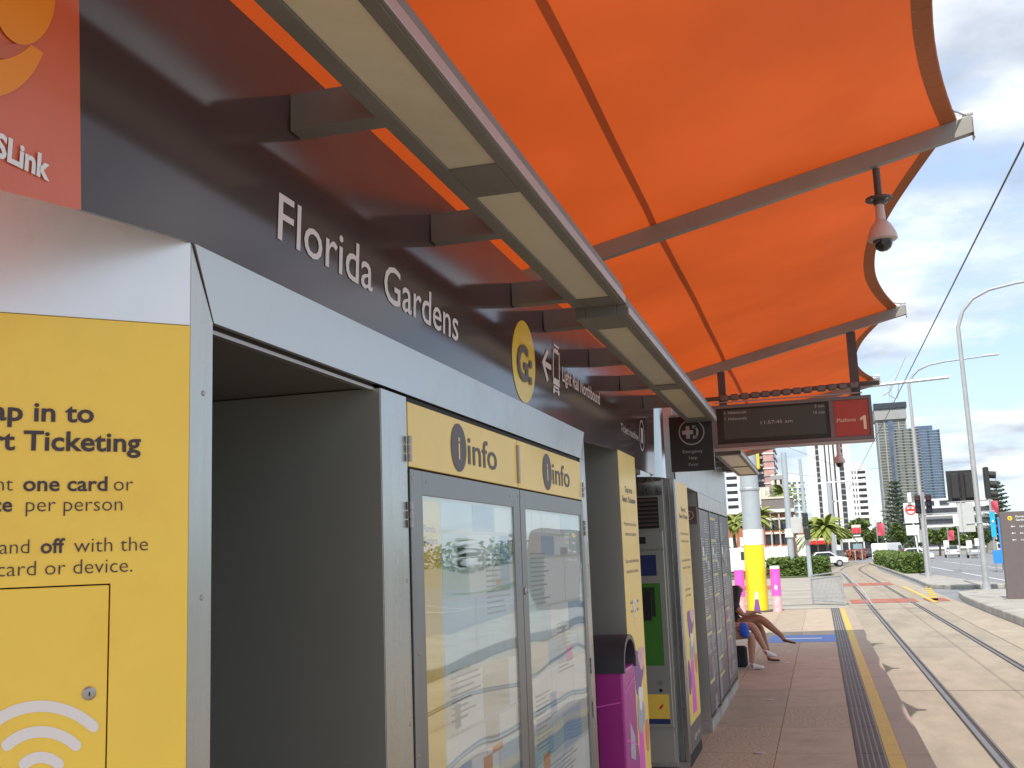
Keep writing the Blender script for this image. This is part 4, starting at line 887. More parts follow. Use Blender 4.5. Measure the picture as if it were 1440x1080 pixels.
# ------------------------------------------------------------------ bench and the two seated people
BE = thing('bench', 'dark slatted bench behind the timetable cabinet where two people sit', 'bench', (-1.55, 16.5, 0))
for k in range(5): MB().box(-1.83+.105*k, -1.74+.105*k, 15.2, 18.0, .415, .445).build('seat_slat', postgrey, BE, bevel=.004)
for k in range(3): MB().box(-1.90, -1.875, 15.2, 18.0, .55+.12*k, .64+.12*k).build('back_slat', postgrey, BE, bevel=.004)
for y in (15.4, 16.6, 17.8):
    MB().box(-1.80, -1.36, y-.03, y+.03, .36, .414).build('bearer', frame_m, BE, bevel=.003); MB().cyl((-1.57, y, 0), (-1.57, y, .36), .035).build('leg', frame_m, BE)
    MB().box(-1.93, -1.902, y-.025, y+.025, .36, .90).build('back_post', frame_m, BE)

def skin_mesh(verts, edges, radii, root, sub=2):
    me = bpy.data.meshes.new('s'); me.from_pydata(verts, edges, []); o = bpy.data.objects.new('s', me); COL.objects.link(o)
    md = o.modifiers.new('skin', 'SKIN'); md.use_smooth_shade = True
    lay = me.skin_vertices[0].data
    for i, r in enumerate(radii): lay[i].radius = (r, r) if not isinstance(r, tuple) else r; lay[i].use_root = (i == root)
    sb = o.modifiers.new('sub', 'SUBSURF'); sb.levels = sub; sb.render_levels = sub
    dg = bpy.context.evaluated_depsgraph_get(); dg.update(); m2 = bpy.data.meshes.new_from_object(o.evaluated_get(dg))
    vs = [tuple(v.co) for v in m2.vertices]; fs = [tuple(p.vertices) for p in m2.polygons]
    bpy.data.objects.remove(o); bpy.data.meshes.remove(m2); return vs, fs
class Sk:
    def __init__(s): s.v = []; s.e = []; s.r = []
    def p(s, co, r, par=None): s.v.append(tuple(co)); s.r.append(r); i = len(s.v)-1; (s.e.append((par, i)) if par is not None else None); return i
    def chain(s, par, pts):
        for co, r in pts: par = s.p(co, r, par)
        return par
    def build(s, name, m, parent, sub=2): vs, fs = skin_mesh(s.v, s.e, s.r, 0, sub); return MB().add(vs, fs).build(name, m, parent, smooth=True)
def person(label, o, skinm, shoem, J, hair_long, top_m, short_m, barefoot):
    P = thing('person', label, 'person', o); O_ = V(o)
    f = lambda p: tuple(O_+V(p))
    S_ = Sk(); pel = S_.p(f(J['pelvis']), (.13, .11)); ch = S_.chain(pel, [(f(J['waist']), (.105, .085)), (f(J['chest']), (.13, .095)), (f(J['neck0']), (.06, .055)), (f(J['neck']), .048)])
    S_.chain(ch, [(f(J['head0']), (.062, .07)), (f(J['head']), (.078, .09)), (f(J['top']), (.055, .06))])
    chest_i = pel+2
    for sd in ('L', 'R'):
        h = S_.chain(pel, [(f(J['hip'+sd]), .085), (f(V(J['hip'+sd]).lerp(V(J['knee'+sd]), .5)), .085), (f(J['knee'+sd]), .064)])
        k, a = V(J['knee'+sd]), V(J['ank'+sd])
        h = S_.chain(h, [(f(k.lerp(a, .3)), .066), (f(k.lerp(a, .7)), .046), (f(a), .037)])
        h = S_.chain(h, [(f(J['heel'+sd]), .030), (f(V(J['heel'+sd]).lerp(V(J['toe'+sd]), .55)), (.040, .024)), (f(J['toe'+sd]), (.034, .014))])
        s_ = S_.chain(chest_i, [(f(J['sh'+sd]), .05), (f(J['el'+sd]), .036), (f(J['wr'+sd]), .024)])
        w = V(J['wr'+sd]); hd_ = V(J['hand'+sd])-w; pl = S_.p(f(w+hd_*.5), (.036, .017), s_); side = hd_.cross(V((0, 0, 1))).normalized()
        for q, ln_ in ((-.030, .85), (-.010, 1.0), (.011, .95), (.031, .75)):
            S_.chain(pl, [(f(w+hd_*.95+side*q), .0095), (f(w+hd_*(.95+.38*ln_)+side*q*1.1+V((0, 0, -.006))), .0085), (f(w+hd_*(.95+.68*ln_)+side*q*1.1+V((0, 0, -.022))), .007)])
        S_.chain(pl, [(f(w+hd_*.55+side*.045), .011), (f(w+hd_*.85+side*.062), .009)])
    S_.build('body', skinm, P)
    # clothes
    T_ = Sk(); a = T_.p(f(J['pelvis']), (.135, .12)); c_ = T_.chain(a, [(f(J['waist']), (.125, .105)), (f(J['chest']), (.150, .115)), (f(V(J['neck0'])-V((0, 0, .02))), (.085, .07))])
    for sd in ('L', 'R'): T_.chain(a+2, [(f(J['sh'+sd]), .066), (f(V(J['sh'+sd]).lerp(V(J['el'+sd]), .55)), .054)])
    T_.build('top', top_m, P)
    H_ = Sk(); a = H_.p(f(J['pelvis']), (.142, .125))
    for sd in ('L', 'R'): H_.chain(a, [(f(J['hip'+sd]), .10), (f(V(J['hip'+sd]).lerp(V(J['knee'+sd]), .42)), .088)])
    H_.build('shorts', short_m, P)
    hd0 = V(J['head']); fw = (V(J['look'])-hd0).normalized(); sd_ = fw.cross(V((0, 0, 1))).normalized(); up_ = sd_.cross(fw)
    HR = Sk(); a = HR.p(f(hd0-fw*.02+up_*.035), (.098, .10)); HR.chain(a, [(f(hd0-fw*.05-up_*.02), (.10, .085))]+([(f(hd0-fw*.085-up_*.15), (.105, .06)), (f(hd0-fw*.10-up_*.28), (.10, .05)), (f(hd0-fw*.09-up_*.42), (.06, .035))] if hair_long else []))
    HR.build('hair', hair_m, P)
    eye = MB()
    for q in (-1, 1): eye.lathe(f(hd0+fw*.082+sd_*.030*q+up_*.005), [(0, -.010), (.010, 0), (0, .010)], 10, ax=fw)
    eye.build('eyes', white, P); MB().tube([f(hd0+fw*.085+up_*.0), f(hd0+fw*.108-up_*.03), f(hd0+fw*.09-up_*.036)], [.008, .013, .008], 8).build('nose', skinm, P)
    MB().tube([f(hd0+fw*.088-up_*.062-sd_*.022), f(hd0+fw*.096-up_*.064), f(hd0+fw*.088-up_*.062+sd_*.022)], [.003, .007, .003], 6).build('mouth', carred, P)
    for q in (-1, 1): MB().lathe(f(hd0+sd_*.084*q-up_*.005), [(0, -.006), (.022, -.003), (.024, .004), (0, .006)], 12, ax=sd_).build('ear', skinm, P)
    for sd in ('L', 'R'):
        h0, t0, a0 = V(J['heel'+sd]), V(J['toe'+sd]), V(J['ank'+sd]); d_ = (t0-h0).normalized()
        Z_ = Sk(); r0_ = Z_.p(f(h0-d_*.015), (.040, .042) if not barefoot else (.038, .030))
        Z_.chain(r0_, [(f(h0.lerp(t0, .35)), (.044, .040) if not barefoot else (.040, .018)), (f(h0.lerp(t0, .75)), (.048, .030) if not barefoot else (.044, .020)), (f(t0+d_*.02), (.038, .020) if not barefoot else (.034, .014))])
        if not barefoot: Z_.chain(r0_, [(f(h0.lerp(a0, .55)), .040)])
        Z_.build('shoe', shoem, P)
JA = dict(pelvis=(-.42, .10, .53), waist=(-.38, .08, .70), chest=(-.31, .03, .86), neck0=(-.24, 0, .97), neck=(-.22, 0, 1.01), head0=(-.19, 0, 1.04), head=(-.17, 0, 1.09), top=(-.16, 0, 1.16), look=(.6, -.2, .9),
          hipL=(-.34, .18, .54), hipR=(-.34, .02, .56), kneeL=(.02, .14, .535), kneeR=(.05, .0, .655), ankL=(.14, .10, .10), ankR=(.36, -.02, .38), heelL=(.13, .10, .04), toeL=(.28, .06, .028), heelR=(.375, -.02, .325), toeR=(.53, -.04, .285),
          shL=(-.27, .20, .90), shR=(-.27, -.16, .90), elL=(-.20, .23, .68), elR=(-.18, -.16, .70), wrL=(-.07, .12, .70), wrR=(-.05, -.06, .74), handL=(.0, .08, .69), handR=(.03, -.02, .735))
JA['look'] = (.35, 1.0, .92)
for k_ in ('chest', 'neck0', 'neck', 'head0', 'head', 'top', 'shL', 'shR'): JA[k_] = (JA[k_][0]-.075, JA[k_][1], JA[k_][2]-.01)
person('person with long dark hair and crossed tanned legs in dark sandals', (-1.0, 16.95, 0), skin_a, shoed, JA, True, darkcloth, darkcloth, True)
JB = dict(pelvis=(-.56, .02, .52), waist=(-.58, .02, .68), chest=(-.60, .0, .88), neck0=(-.57, -.01, 1.02), neck=(-.56, -.01, 1.07), head0=(-.54, -.01, 1.11), head=(-.53, -.01, 1.17), top=(-.52, -.01, 1.25), look=(.4, -.1, 1.1),
          hipL=(-.48, .09, .51), hipR=(-.48, -.08, .50), kneeL=(.0, .07, .60), kneeR=(-.01, -.06, .475), ankL=(.16, .0, .27), ankR=(-.03, -.08, .10), heelL=(.165, .0, .22), toeL=(.30, .0, .175), heelR=(-.03, -.08, .042), toeR=(.12, -.10, .030),
          shL=(-.59, .18, .93), shR=(-.59, -.18, .93), elL=(-.46, .2, .70), elR=(-.46, -.2, .70), wrL=(-.24, .1, .62), wrR=(-.24, -.12, .60), handL=(-.16, .07, .62), handR=(-.16, -.09, .60))
person('person in blue shorts and white sneakers sitting nearest the cabinet', (-1.02, 16.1, 0), skin_b, shoew, JB, False, whitecloth, bluecloth, False)
bg_ = Sk(); a = bg_.p((-1.11, 15.94, .43), (.05, .05)); bg_.chain(a, [((-1.115, 15.93, .52), (.085, .06)), ((-1.13, 15.95, .60), (.075, .055)), ((-1.15, 15.96, .66), (.03, .03))])
tag(bg_.build('shopping_bag', bluecloth, None), 'bright blue cloth bag held beside the sneaker wearer', 'bag')
bk = MB().bbox(-1.34, -1.13, 16.3, 16.42, .0, .30, .03).build('backpack', darkcloth, None); tag(bk, 'small dark bag standing under the bench edge behind the white sneaker', 'bag')
# ================================================================== FAR END OF THE PLATFORM: masts, bollards, fence
def bollard(x, lab):
    B_ = thing('bollard', lab, 'bollard', (x, 30.4, 0), 'pink bollards at the end of the platform')
    MB().cyl((x, 30.4, .0), (x, 30.4, .42), .125, n=20).build('lower_wrap', pinkpale, B_, smooth=True)
    MB().cyl((x, 30.4, .42), (x, 30.4, 1.13), .13, n=20).build('post', pink, B_, smooth=True)
    MB().lathe((x, 30.4, 1.13), [(.132, 0), (.132, .05), (.12, .075), (0, .08)], 20).build('cap', white, B_, smooth=True)
    MB().prism([(x-.04, 30.262, .60), (x+.03, 30.262, .57), (x+.045, 30.262, .68), (x-.02, 30.262, .71)], (0, .006, 0)).build('sticker', white, B_)
bollard(-1.22, 'pink bollard right of the yellow wrapped mast'); bollard(-2.17, 'pink bollard left of the yellow mast, behind the long haired head')
MA = thing('overhead_line_mast', 'thick pale mast wrapped in yellow vinyl at the platform end', 'mast', (-1.74, 30.6, 0))
MB().cyl((-1.74, 30.6, 0), (-1.74, 30.6, 8.2), .262, .23, n=24).build('shaft', concpale, MA, smooth=True)
MB().cyl((-1.74, 30.6, .02), (-1.74, 30.6, 1.78), .285, .272, n=24, cap=False).build('yellow_wrap', wrapyel, MA, smooth=True)
MB().cyl((-1.74, 30.6, 1.785), (-1.74, 30.6, 2.2), .268, .266, n=24, cap=False).build('white_label', white, MA, smooth=True)
MB().lathe((-1.74, 30.6, 3.25), [(.262, 0), (.275, .02), (.275, .07), (.262, .09)], 24).build('clamp_ring', galv, MA)
MB().lathe((-1.74, 30.6, 0), [(.40, 0), (.40, .03), (.30, .04)], 24).build('base_plate', postgrey, MA)
MB().prism([(-1.84, 30.31, .03), (-1.66, 30.31, .03), (-1.70, 30.305, .36), (-1.78, 30.305, .36)], (0, .006, 0)).build('purple_graphic', purple, MA)
MB().prism([(-1.80, 30.30, .34), (-1.70, 30.30, .34), (-1.69, 30.30, .50), (-1.76, 30.30, .56)], (0, .006, 0)).build('white_graphic', white, MA)
def arm(par, x0, x1, y, z0, z1, wx, wz):
    a = MB().tube([(x0, y, z0), (x1, y, z1)], .045, 8).build('cantilever_arm', galv, par, smooth=True)
    MB().tube([(x0, y, z0+1.0), (wx, y, z0+.12)], .02, 6).build('stay', galv, par)
    MB().tube([(wx-.05, y, z1-.02), (wx-.16, y, wz+.14), (wx, y, wz+.02)], .016, 6).build('dropper', galvd, par)
    MB().tube([(wx+.14, y, z1-.02), (wx+.05, y, wz+.02)], .016, 6).build('dropper', galvd, par)
    MB().cyl((x0+.35, y, z0+.03), (x0+.6, y, z0+.04), .075, n=10).build('insulator', postgrey, par)
arm(MA, -1.74, 3.65, 30.6, 5.78, 5.99, 2.26, 5.50)
def mast(x, y, h, r, lab):
    M_ = thing('overhead_line_mast', lab, 'mast', (x, y, G))
    MB().cyl((x, y, G), (x, y, h), r, r*.85, n=16).build('shaft', concpale, M_, smooth=True)
    MB().lathe((x, y, G), [(r*1.7, 0), (r*1.7, .06), (r*1.1, .10)], 16).build('base', galv, M_)
    return M_
M2 = mast(-2.0, 80, 8.4, .23, 'pale slender mast rising from the hedge verge'); arm(M2, -2.0, 3.4, 80, 6.0, 6.2, 2.26, 5.55)
MB().box(-2.30, -1.75, 79.7, 79.75, 2.4, 3.0).build('notice_plate', render_m, M2)
M3 = mast(2.2-.6, 138, 9.4, .28, 'farthest mast where the tracks bend away'); arm(M3, 1.6, 7.5, 138, 7, 7.2, 6.6, 6.4)
def wire(name, pts, r, lab): tag(MB().tube(pts, r, 5).build(name, blackplastic, None), lab, 'overhead wire')
wire('contact_wire', [(2.18, -25, 5.55), (2.18, 5, 5.42), (2.26, 30.6, 5.50), (2.26, 80, 5.55), (5.9, 138, 5.9)], .011, 'thin contact wire running above the tram track to the mast arms')
wire('span_wire', [(-8, 52, 9.6), (2.26, 80, 6.9), (9, 96, 8)], .012, 'faint slack wire crossing the sky beyond the canopy')
FE = thing('pedestrian_fence', 'short grey railing of close bars beside the tram crossing', 'fence', (.1, 39.5, G))
fa, fb = V((-.40, 40.6, G)), V((.63, 38.7, G))
for p, h_ in ((fa, 1.0), (fb, 1.16)): MB().cyl(p, p+V((0, 0, h_)), .028, n=8).build('post', galv, FE)
for z0, z1 in ((.96, 1.12), (.84, .98), (.10, .10)): MB().tube([fa+V((0, 0, z0)), fb+V((0, 0, z1))], .022, 6).build('rail', galv, FE)
bm = MB()
for k in range(1, 24):
    p = fa.lerp(fb, k/24); MB().cyl(p+V((0, 0, .1)), p+V((0, 0, .84+.14*k/24)), .011, n=5).build('bar', galv, FE)
MB().tube([fb+V((0, 0, 1.12)), fb+V((.55, -.6, .6)), fb+V((.9, -1.0, 0))], .018, 6).build('brace', galv, FE)
MB().box(-3.2, .30, 31.352, 31.40, -.03, .004).build('end_tactile', tact_d, PF)
for k_, y_ in enumerate((36.9, 44.5, 48.0, 52.5, 66.0)):
    sheet('slab_joint', rect(-40, .8, y_, y_+.10), G+.004, groove_m)
# ------------------------------------------------------------------ totem sign on the median
TO = thing('station_totem', 'brown slab totem sign reading Florida Gardens on the median', 'sign', (6.1, 35.7, G+.2))
MB().prism([(5.27, 35.7, -.08), (7.1, 35.7, -.08), (7.1, 35.7, 2.50), (5.30, 35.7, 2.50)], (0, .28, 0)).build('slab', totem_m, TO, bevel=.01)
MB().box(5.2, 7.2, 35.62, 36.06, -.105, -.082).build('footing', kerb_m, TO)
yb = 35.698
def tx(s, x, z, cap, m=white, w=None, b=.01): return lettering(s, (x, yb, z), (1, 0, 0), (0, 0, 1), cap, m, TO, bold=b, lift=.003, width=w)
MB().prism([(5.56+math.cos(t)*.068, yb, 2.30+math.sin(t)*.068) for t in [i*math.pi/12 for i in range(24)]], (0, -.004, 0)).build('line_badge', MATS['line_badge_yellow'], TO)
lettering('G:', (5.52, yb-.004, 2.275), (1, 0, 0), (0, 0, 1), .055, greyink, TO, bold=.03)
tx('Florida', 5.72, 2.315, .062); tx('Gardens', 5.72, 2.215, .062)
for i, s_ in enumerate(('Light rail', 'Exit', 'Car park')):
    z = 2.03-.20*i
    tx(s_, 5.80, z, .046); MB().prism([(5.56, yb, z+.022), (5.60, yb, z+.052), (5.60, yb, z+.03), (5.68, yb, z+.03), (5.68, yb, z+.014), (5.60, yb, z+.014), (5.60, yb, z-.008)], (0, -.003, 0)).build('arrow', white, TO)

# ------------------------------------------------------------------ street lamps and traffic signals
def curved_lamp(x, y, h, reach, rise, lab):
    Lp = thing('street_lamp', lab, 'street lamp', (x, y, G), 'tall curved street lamps on the median')
    pts = [(x, y, G), (x-.02, y, h*.5), (x-.05, y, h)]
    arc = [(x-.05+reach*.05, y, h+rise*.38), (x-.05+reach*.14, y, h+rise*.66), (x-.05+reach*.28, y, h+rise*.84), (x-.05+reach*.5, y, h+rise*.94), (x-.05+reach, y, h+rise*1.04)]
    MB().tube(pts+arc, [.115, .10, .082, .075, .068, .06, .052, .045], 12).build('pole', galvd, Lp, smooth=True)
    MB().lathe((x, y, G), [(.36, 0), (.36, .03), (.17, .06), (.15, .35)], 16).build('base', galvd, Lp)
    e = V(arc[-1]); MB().prism([(e.x-.05, y-.11, e.z-.03), (e.x+.75, y-.11, e.z+.0), (e.x+.75, y+.11, e.z+.0), (e.x-.05, y+.11, e.z-.03)], (0, 0, .09)).build('lamp_head', galv, Lp, bevel=.02)
    return Lp
curved_lamp(6.11, 46.3, 10.2, 4.6, 1.7, 'tall curved street lamp nearest the camera, its arm leaving the frame')
curved_lamp(5.48, 63.2, 10.3, 4.0, 1.25, 'tall curved street lamp farther down the median, its arm pointing right')
def signal_head(par_label, x, y, z, face, three=3, board=True, grp='traffic signals on the median poles'):
    T = thing('traffic_signal', par_label, 'traffic light', (x, y, z), grp); s = face   # s=+1 lenses face the camera (-Y), -1 away
    if board: MB().bbox(x-.30, x+.30, y-.012*s-.01, y-.012*s+.01, z-.62, z+.62, .009).build('target_board', signalblk, T)
    MB().bbox(x-.15, x+.15, min(y, y+.16*s), max(y, y+.16*s), z-.50, z+.50, .03).build('housing', signalblk, T)
    for k, c_ in enumerate(('red', 'amber', 'green')[:three]):
        zc = z+.32-.32*k; yf = y-.03*s
        MB().lathe((x, yf, zc), [(0, 0), (.11, 0), (.11, .02), (0, .02)], 16, ax=V((0, -s, 0))).build('lens', glassblue if c_ != 'red' else carred, T)
        vs = MB(); n = 10
        P = []
        for i in range(n+1):
            t = math.radians(-20+220*i/n); P.append((x+math.cos(t)*.13, zc+math.sin(t)*.13))
        for i in range(n):
            (xa, za_), (xb, zb2) = P[i], P[i+1]; vs.add([(xa, yf, za_), (xb, yf, zb2), (xb, yf-.24*s, zb2-.03), (xa, yf-.24*s, za_-.03)], [(0, 1, 2, 3)])
        vs.build('visor', signalblk, T)
    return T
signal_head('black signal seen from behind, left half of the pair on the near pole', 5.36, 46.5, 3.84, -1)
signal_head('black signal seen from behind, right beside the near lamp pole', 5.86, 46.45, 3.84, -1)
# side facing signal: visors stick out to the right
SG = thing('traffic_signal', 'black signal turned sideways with three visors to the right of the near pole', 'traffic light', (6.55, 46.2, 3.85), 'traffic signals on the median poles')
MB().bbox(6.42, 6.60, 46.05, 46.45, 3.28, 4.52, .03).build('housing', signalblk, SG)
for k in range(3):
    z = 3.46+.38*k; MB().cyl((6.60, 46.25, z), (6.86, 46.25, z-.03), .14, n=14).build('visor', signalblk, SG, smooth=True)
BR = MB(); BR.tube([(5.0, 46.42, 3.2), (6.5, 46.35, 3.24)], .03, 6); tag(BR.build('signal_bracket', galvd, None), 'grey arm under the signals on the near lamp pole', 'bracket')
signal_head('black three lens signal facing the camera on the far pole, left one', 5.30, 63, 3.74, 1, board=False)
signal_head('black three lens signal facing the camera on the far pole, right one', 5.86, 63, 3.74, 1, board=False)
cb = thing('signal_pole', 'short grey pole carrying the far pair of signals', 'pole', (5.60, 63.1, G))
MB().cyl((5.62, 63.3, G), (5.62, 63.3, 4.4), .06, n=10).build('shaft', galvd, cb); MB().tube([(5.3, 63.25, 3.15), (9.1, 63.25, 3.2)], .035, 6).build('cross_arm', galvd, cb)
SB = thing('sign_back', 'blank grey back of a road sign fixed to the near lamp pole', 'road sign', (5.56, 46.4, 2.1))
MB().box(5.32, 5.92, 46.2, 46.215, 2.02, 3.16).build('plate', boxgrey, SB, bevel=.004); MB().box(5.45, 5.49, 46.185, 46.199, 2.05, 3.22).build('stiffener', galv, SB); MB().tube([(5.6, 46.17, 2.34), (6.2, 46.2, 2.35)], .02, 6).build('strap', galv, SB)
# stop here / hand sign on its own post
SP = thing('warning_sign', 'white road sign with a red ring above a white plate on a thin post', 'road sign', (6.5, 75, G))
q0 = pt((1273, 716), 1, 75); q1 = pt((1291, 748), 1, 75); xc = (q0.x+q1.x)/2
MB().cyl((xc+.32, 75.1, G), (xc, 75.1, 4.2), .05, n=8).build('post', white, SP)
MB().box(xc-.42, xc+.42, 75, 75.03, 2.95, 4.25).build('upper_plate', white, SP); MB().box(xc-.38, xc+.42, 75, 75.03, 2.18, 2.82).build('lower_plate', white, SP)
rg = MB(); A = [(xc+math.cos(2*math.pi*i/24)*.34, 74.99, 3.8+math.sin(2*math.pi*i/24)*.34) for i in range(24)]; B = [(xc+math.cos(2*math.pi*i/24)*.25, 74.99, 3.8+math.sin(2*math.pi*i/24)*.25) for i in range(24)]
rg.add(A+B, [(i, (i+1) % 24, 24+(i+1) % 24, 24+i) for i in range(24)]); rg.build('red_ring', bannerr, SP); MB().box(xc-.26, xc+.26, 74.985, 74.995, 3.72, 3.86).build('red_bar', bannerr, SP)
MB().box(xc-.14, xc+.08, 74.6, 74.9, 4.3, 4.9).build('top_box', white, SP)
# crossing pole left with control box
q = pt((1140, 812), 2, G); LPo = thing('signal_pole', 'white pole with a pale box and small black signals behind the fence', 'pole', (q.x, q.y, G))
px_, py2 = q.x, q.y
MB().cyl((px_, py2, G), (px_-.1, py2, 7.5), .16, .10, n=12).build('shaft', concpale, LPo, smooth=True)
zc = 3.15; MB().box(px_-1.0, px_-.25, py2-.3, py2-.1, zc-.55, zc+.5).build('box', boxgrey, LPo, bevel=.02)
MB().bbox(px_-.22, px_+.14, py2-.5, py2-.2, zc-.1, zc+.75, .05).build('upper_signal', signalblk, LPo); MB().bbox(px_-.18, px_+.2, py2-.5, py2-.2, zc-1.0, zc-.25, .05).build('lower_signal', signalblk, LPo)

# ================================================================== VEGETATION
def leaf_cloud(mb, c, R, n, sz, rnd, squash=1.0, mats=3):
    c = V(c)
    for _ in range(n):
        d = V((rnd.gauss(0, 1), rnd.gauss(0, 1), rnd.gauss(0, 1))).normalized(); rr = rnd.uniform(.45, 1)**.6
        rr *= 1+.22*math.sin(5*d.x+c.x)*math.cos(4*d.z+c.y)
        p = c+V((d.x*R[0]*rr, d.y*R[1]*rr, d.z*R[2]*rr)); s = sz*rnd.uniform(.5, 1.4)
        a = V((rnd.gauss(0, 1), rnd.gauss(0, 1), rnd.gauss(0, .6))).normalized()*s; b = V((rnd.gauss(0, 1), rnd.gauss(0, 1), rnd.gauss(0, 1))).normalized().cross(a).normalized()*s*.6
        mb.cur = rnd.randrange(mats); mb.add([p-a, p+b*.6, p+a, p-b], [(0, 1, 2, 3)])
    mb.cur = 0
def tree(x, y, h, w, lab, seed=1, n=1800, sz=.28, clumps=7, grp=None, trunk=.16, name='tree'):
    rnd = random.Random(seed); T = thing(name, lab, 'tree', (x, y, G), grp)
    t = MB(); t.tube([(x, y, G), (x+.1, y, G+h*.35), (x-.05, y+.1, G+h*.65), (x, y, G+h*.85)], [trunk, trunk*.8, trunk*.5, trunk*.2], 8)
    for k in range(5):
        a = rnd.uniform(0, 6.28); z0 = G+h*rnd.uniform(.3, .55); t.tube([(x, y, z0), (x+math.cos(a)*w*.22, y+math.sin(a)*w*.22, z0+h*.14), (x+math.cos(a)*w*.38, y+math.sin(a)*w*.38, z0+h*.24)], [trunk*.5, trunk*.3, trunk*.1], 6)
    t.build('trunk', bark_m, T, smooth=True)
    cr_ = MB()
    for k in range(clumps):
        a = rnd.uniform(0, 6.28); q = rnd.uniform(0, .62)*w/2; zz = G+h*rnd.uniform(.50, .86); s = rnd.uniform(.55, 1)
        leaf_cloud(cr_, (x+math.cos(a)*q, y+math.sin(a)*q, zz), (w*.26*s, w*.26*s, h*.15*s), n//clumps, sz, rnd)
    cr_.build('crown', leaf_m, T); return T
def norfolk(x, y, h, w, lab, seed=3, dens=1.0):
    rnd = random.Random(seed); T = thing('norfolk_pine', lab, 'tree', (x, y, G), 'tiered pines along the road')
    MB().tube([(x, y, G), (x, y, G+h)], [.28, .04], 8).build('trunk', bark_m, T)
    mb = MB(); tiers = 15
    for k in range(tiers):
        z = G+h*(.16+.82*k/tiers); r = w/2*(1-(k/tiers))**.75*rnd.uniform(.8, 1.1)+.3; nb = 9
        for j in range(nb):
            a = 2*math.pi*j/nb+rnd.uniform(-.25, .25); rr = r*rnd.uniform(.6, 1.2); e = V((math.cos(a), math.sin(a), .10))
            for i in range(int(11*dens)):
                f = .12+.88*i/10; p = V((x, y, z))+e*rr*f+V((0, 0, rr*.10*f*f)); s = .42*rnd.uniform(.5, 1.3)
                d = V((rnd.gauss(0, 1), rnd.gauss(0, 1), rnd.gauss(0, .5))).normalized()*s; u = V((rnd.gauss(0, .3), rnd.gauss(0, .3), 1)).normalized()*s*.4
                mb.add([p-d, p+u, p+d, p-u*.6], [(0, 1, 2, 3)])
    mb.build('crown', pine_m, T); return T
def palm(x, y, h, lab, seed=2, fl_=2.6, nf=40):
    rnd = random.Random(seed); T = thing('palm_tree', lab, 'palm tree', (x, y, G), 'palms along the street')
    MB().tube([(x, y, G), (x+.1, y, G+h*.5), (x, y, G+h)], [.20, .15, .12], 8).build('trunk', bark_m, T, smooth=True)
    mb = MB()
    for k in range(nf):
        a = 2*math.pi*k/nf+rnd.uniform(-.2, .2); up = rnd.uniform(-.1, 1.5); L_ = fl_*rnd.uniform(.8, 1.1); c = V((x, y, G+h)); e = V((math.cos(a), math.sin(a), 0)); sd = V((-math.sin(a), math.cos(a), 0))
        pv = None
        for i in range(12):
            f = i/11; p = c+e*L_*f*math.cos(up*.6)+V((0, 0, L_*(up*f-.95*f*f)*.75)); wl = .30*math.sin(math.pi*min(1, f*.9+.12))
            if pv is not None:
                for s in (-1, 1): mb.add([pv, p, p+sd*s*wl+V((0, 0, -wl*.55))+e*.18, pv+sd*s*wl*.85+V((0, 0, -wl*.5))+e*.10], [(0, 1, 2, 3)])
            pv = p
    mb.build('crown', palm_m, T); return T
def hedge(x0, x1, y0, y1, h, lab, n=9000, seed=5):
    rnd = random.Random(seed); H_ = thing('hedge', lab, 'hedge', ((x0+x1)/2, y0, G))
    core = MB().box(x0+.12, x1-.12, y0+.12, y1-.12, G, G+h-.1).build('inner_growth', leaf_m[2], H_)
    mb = MB()
    for _ in range(n):
        f = rnd.random()
        if f < .45: p = V((rnd.uniform(x0, x1), rnd.uniform(y0, y1), G+h+rnd.gauss(0, .06)))
        elif f < .75: p = V((rnd.uniform(x0, x1), y0+rnd.gauss(0, .07), G+rnd.uniform(.05, h)))
        else: p = V((x0+rnd.gauss(0, .07) if f < .93 else x1, rnd.uniform(y0, y1), G+rnd.uniform(.05, h)))
        s = .10*rnd.uniform(.6, 1.5); a = V((rnd.gauss(0, 1), rnd.gauss(0, 1), rnd.gauss(0, 1))).normalized()*s; b = a.orthogonal().normalized()*s*.7
        mb.cur = rnd.randrange(3); mb.add([p-a, p+b, p+a, p-b], [(0, 1, 2, 3)])
    mb.build('leaves', [hedge_m, leaf_m[0], leaf_m[1]], H_)
hedge(-3.6, .55, 79.5, 84, 1.15, 'clipped green hedge left of the tracks behind the fence', 6000)
hedge(4.95, 5.95, 70.5, 111, 1.25, 'long clipped hedge on the kerbed island right of the tracks', 12000, 6)
def at(px, py, Y): return pt((px, py), 1, Y)
def tr(px, ptop, Y, wpx, lab, **k):
    p = at(px, ptop, Y); tree(p.x, Y, p.z-G, wpx/1526*Y, lab, **k)
tr(1205, 728, 210, 52, 'broad dark green tree below the white balconied tower', seed=4, n=2600, sz=.5, clumps=9)
tr(1228, 745, 190, 30, 'dark green tree left of the red banner', seed=5, n=1500, sz=.45)
tr(1262, 733, 150, 26, 'light green tree in front of the tall pine', seed=6, n=1500, sz=.35)
tr(1318, 738, 170, 44, 'leafy street tree behind the far pair of signals', seed=7, n=2400, sz=.4, clumps=9)
tr(1345, 742, 160, 30, 'green tree right of the far signals', seed=8, n=1600, sz=.38)
tr(1366, 734, 150, 26, 'green tree behind the grey sign back', seed=9, n=1500, sz=.35)
tr(1385, 745, 190, 30, 'small tree left of the blue signs', seed=10, n=1500, sz=.4)
tr(1128, 735, 160, 24, 'dark tree beside the brick building', seed=11, n=1400, sz=.35)
tr(1150, 728, 230, 60, 'dark treetops behind the light green palm', seed=12, n=2400, sz=.55, clumps=10)
tr(1186, 742, 240, 40, 'dark trees right of the palm', seed=13, n=1800, sz=.5)
tr(1425, 730, 170, 30, 'tree behind the brown totem', seed=14, n=1200, sz=.4)
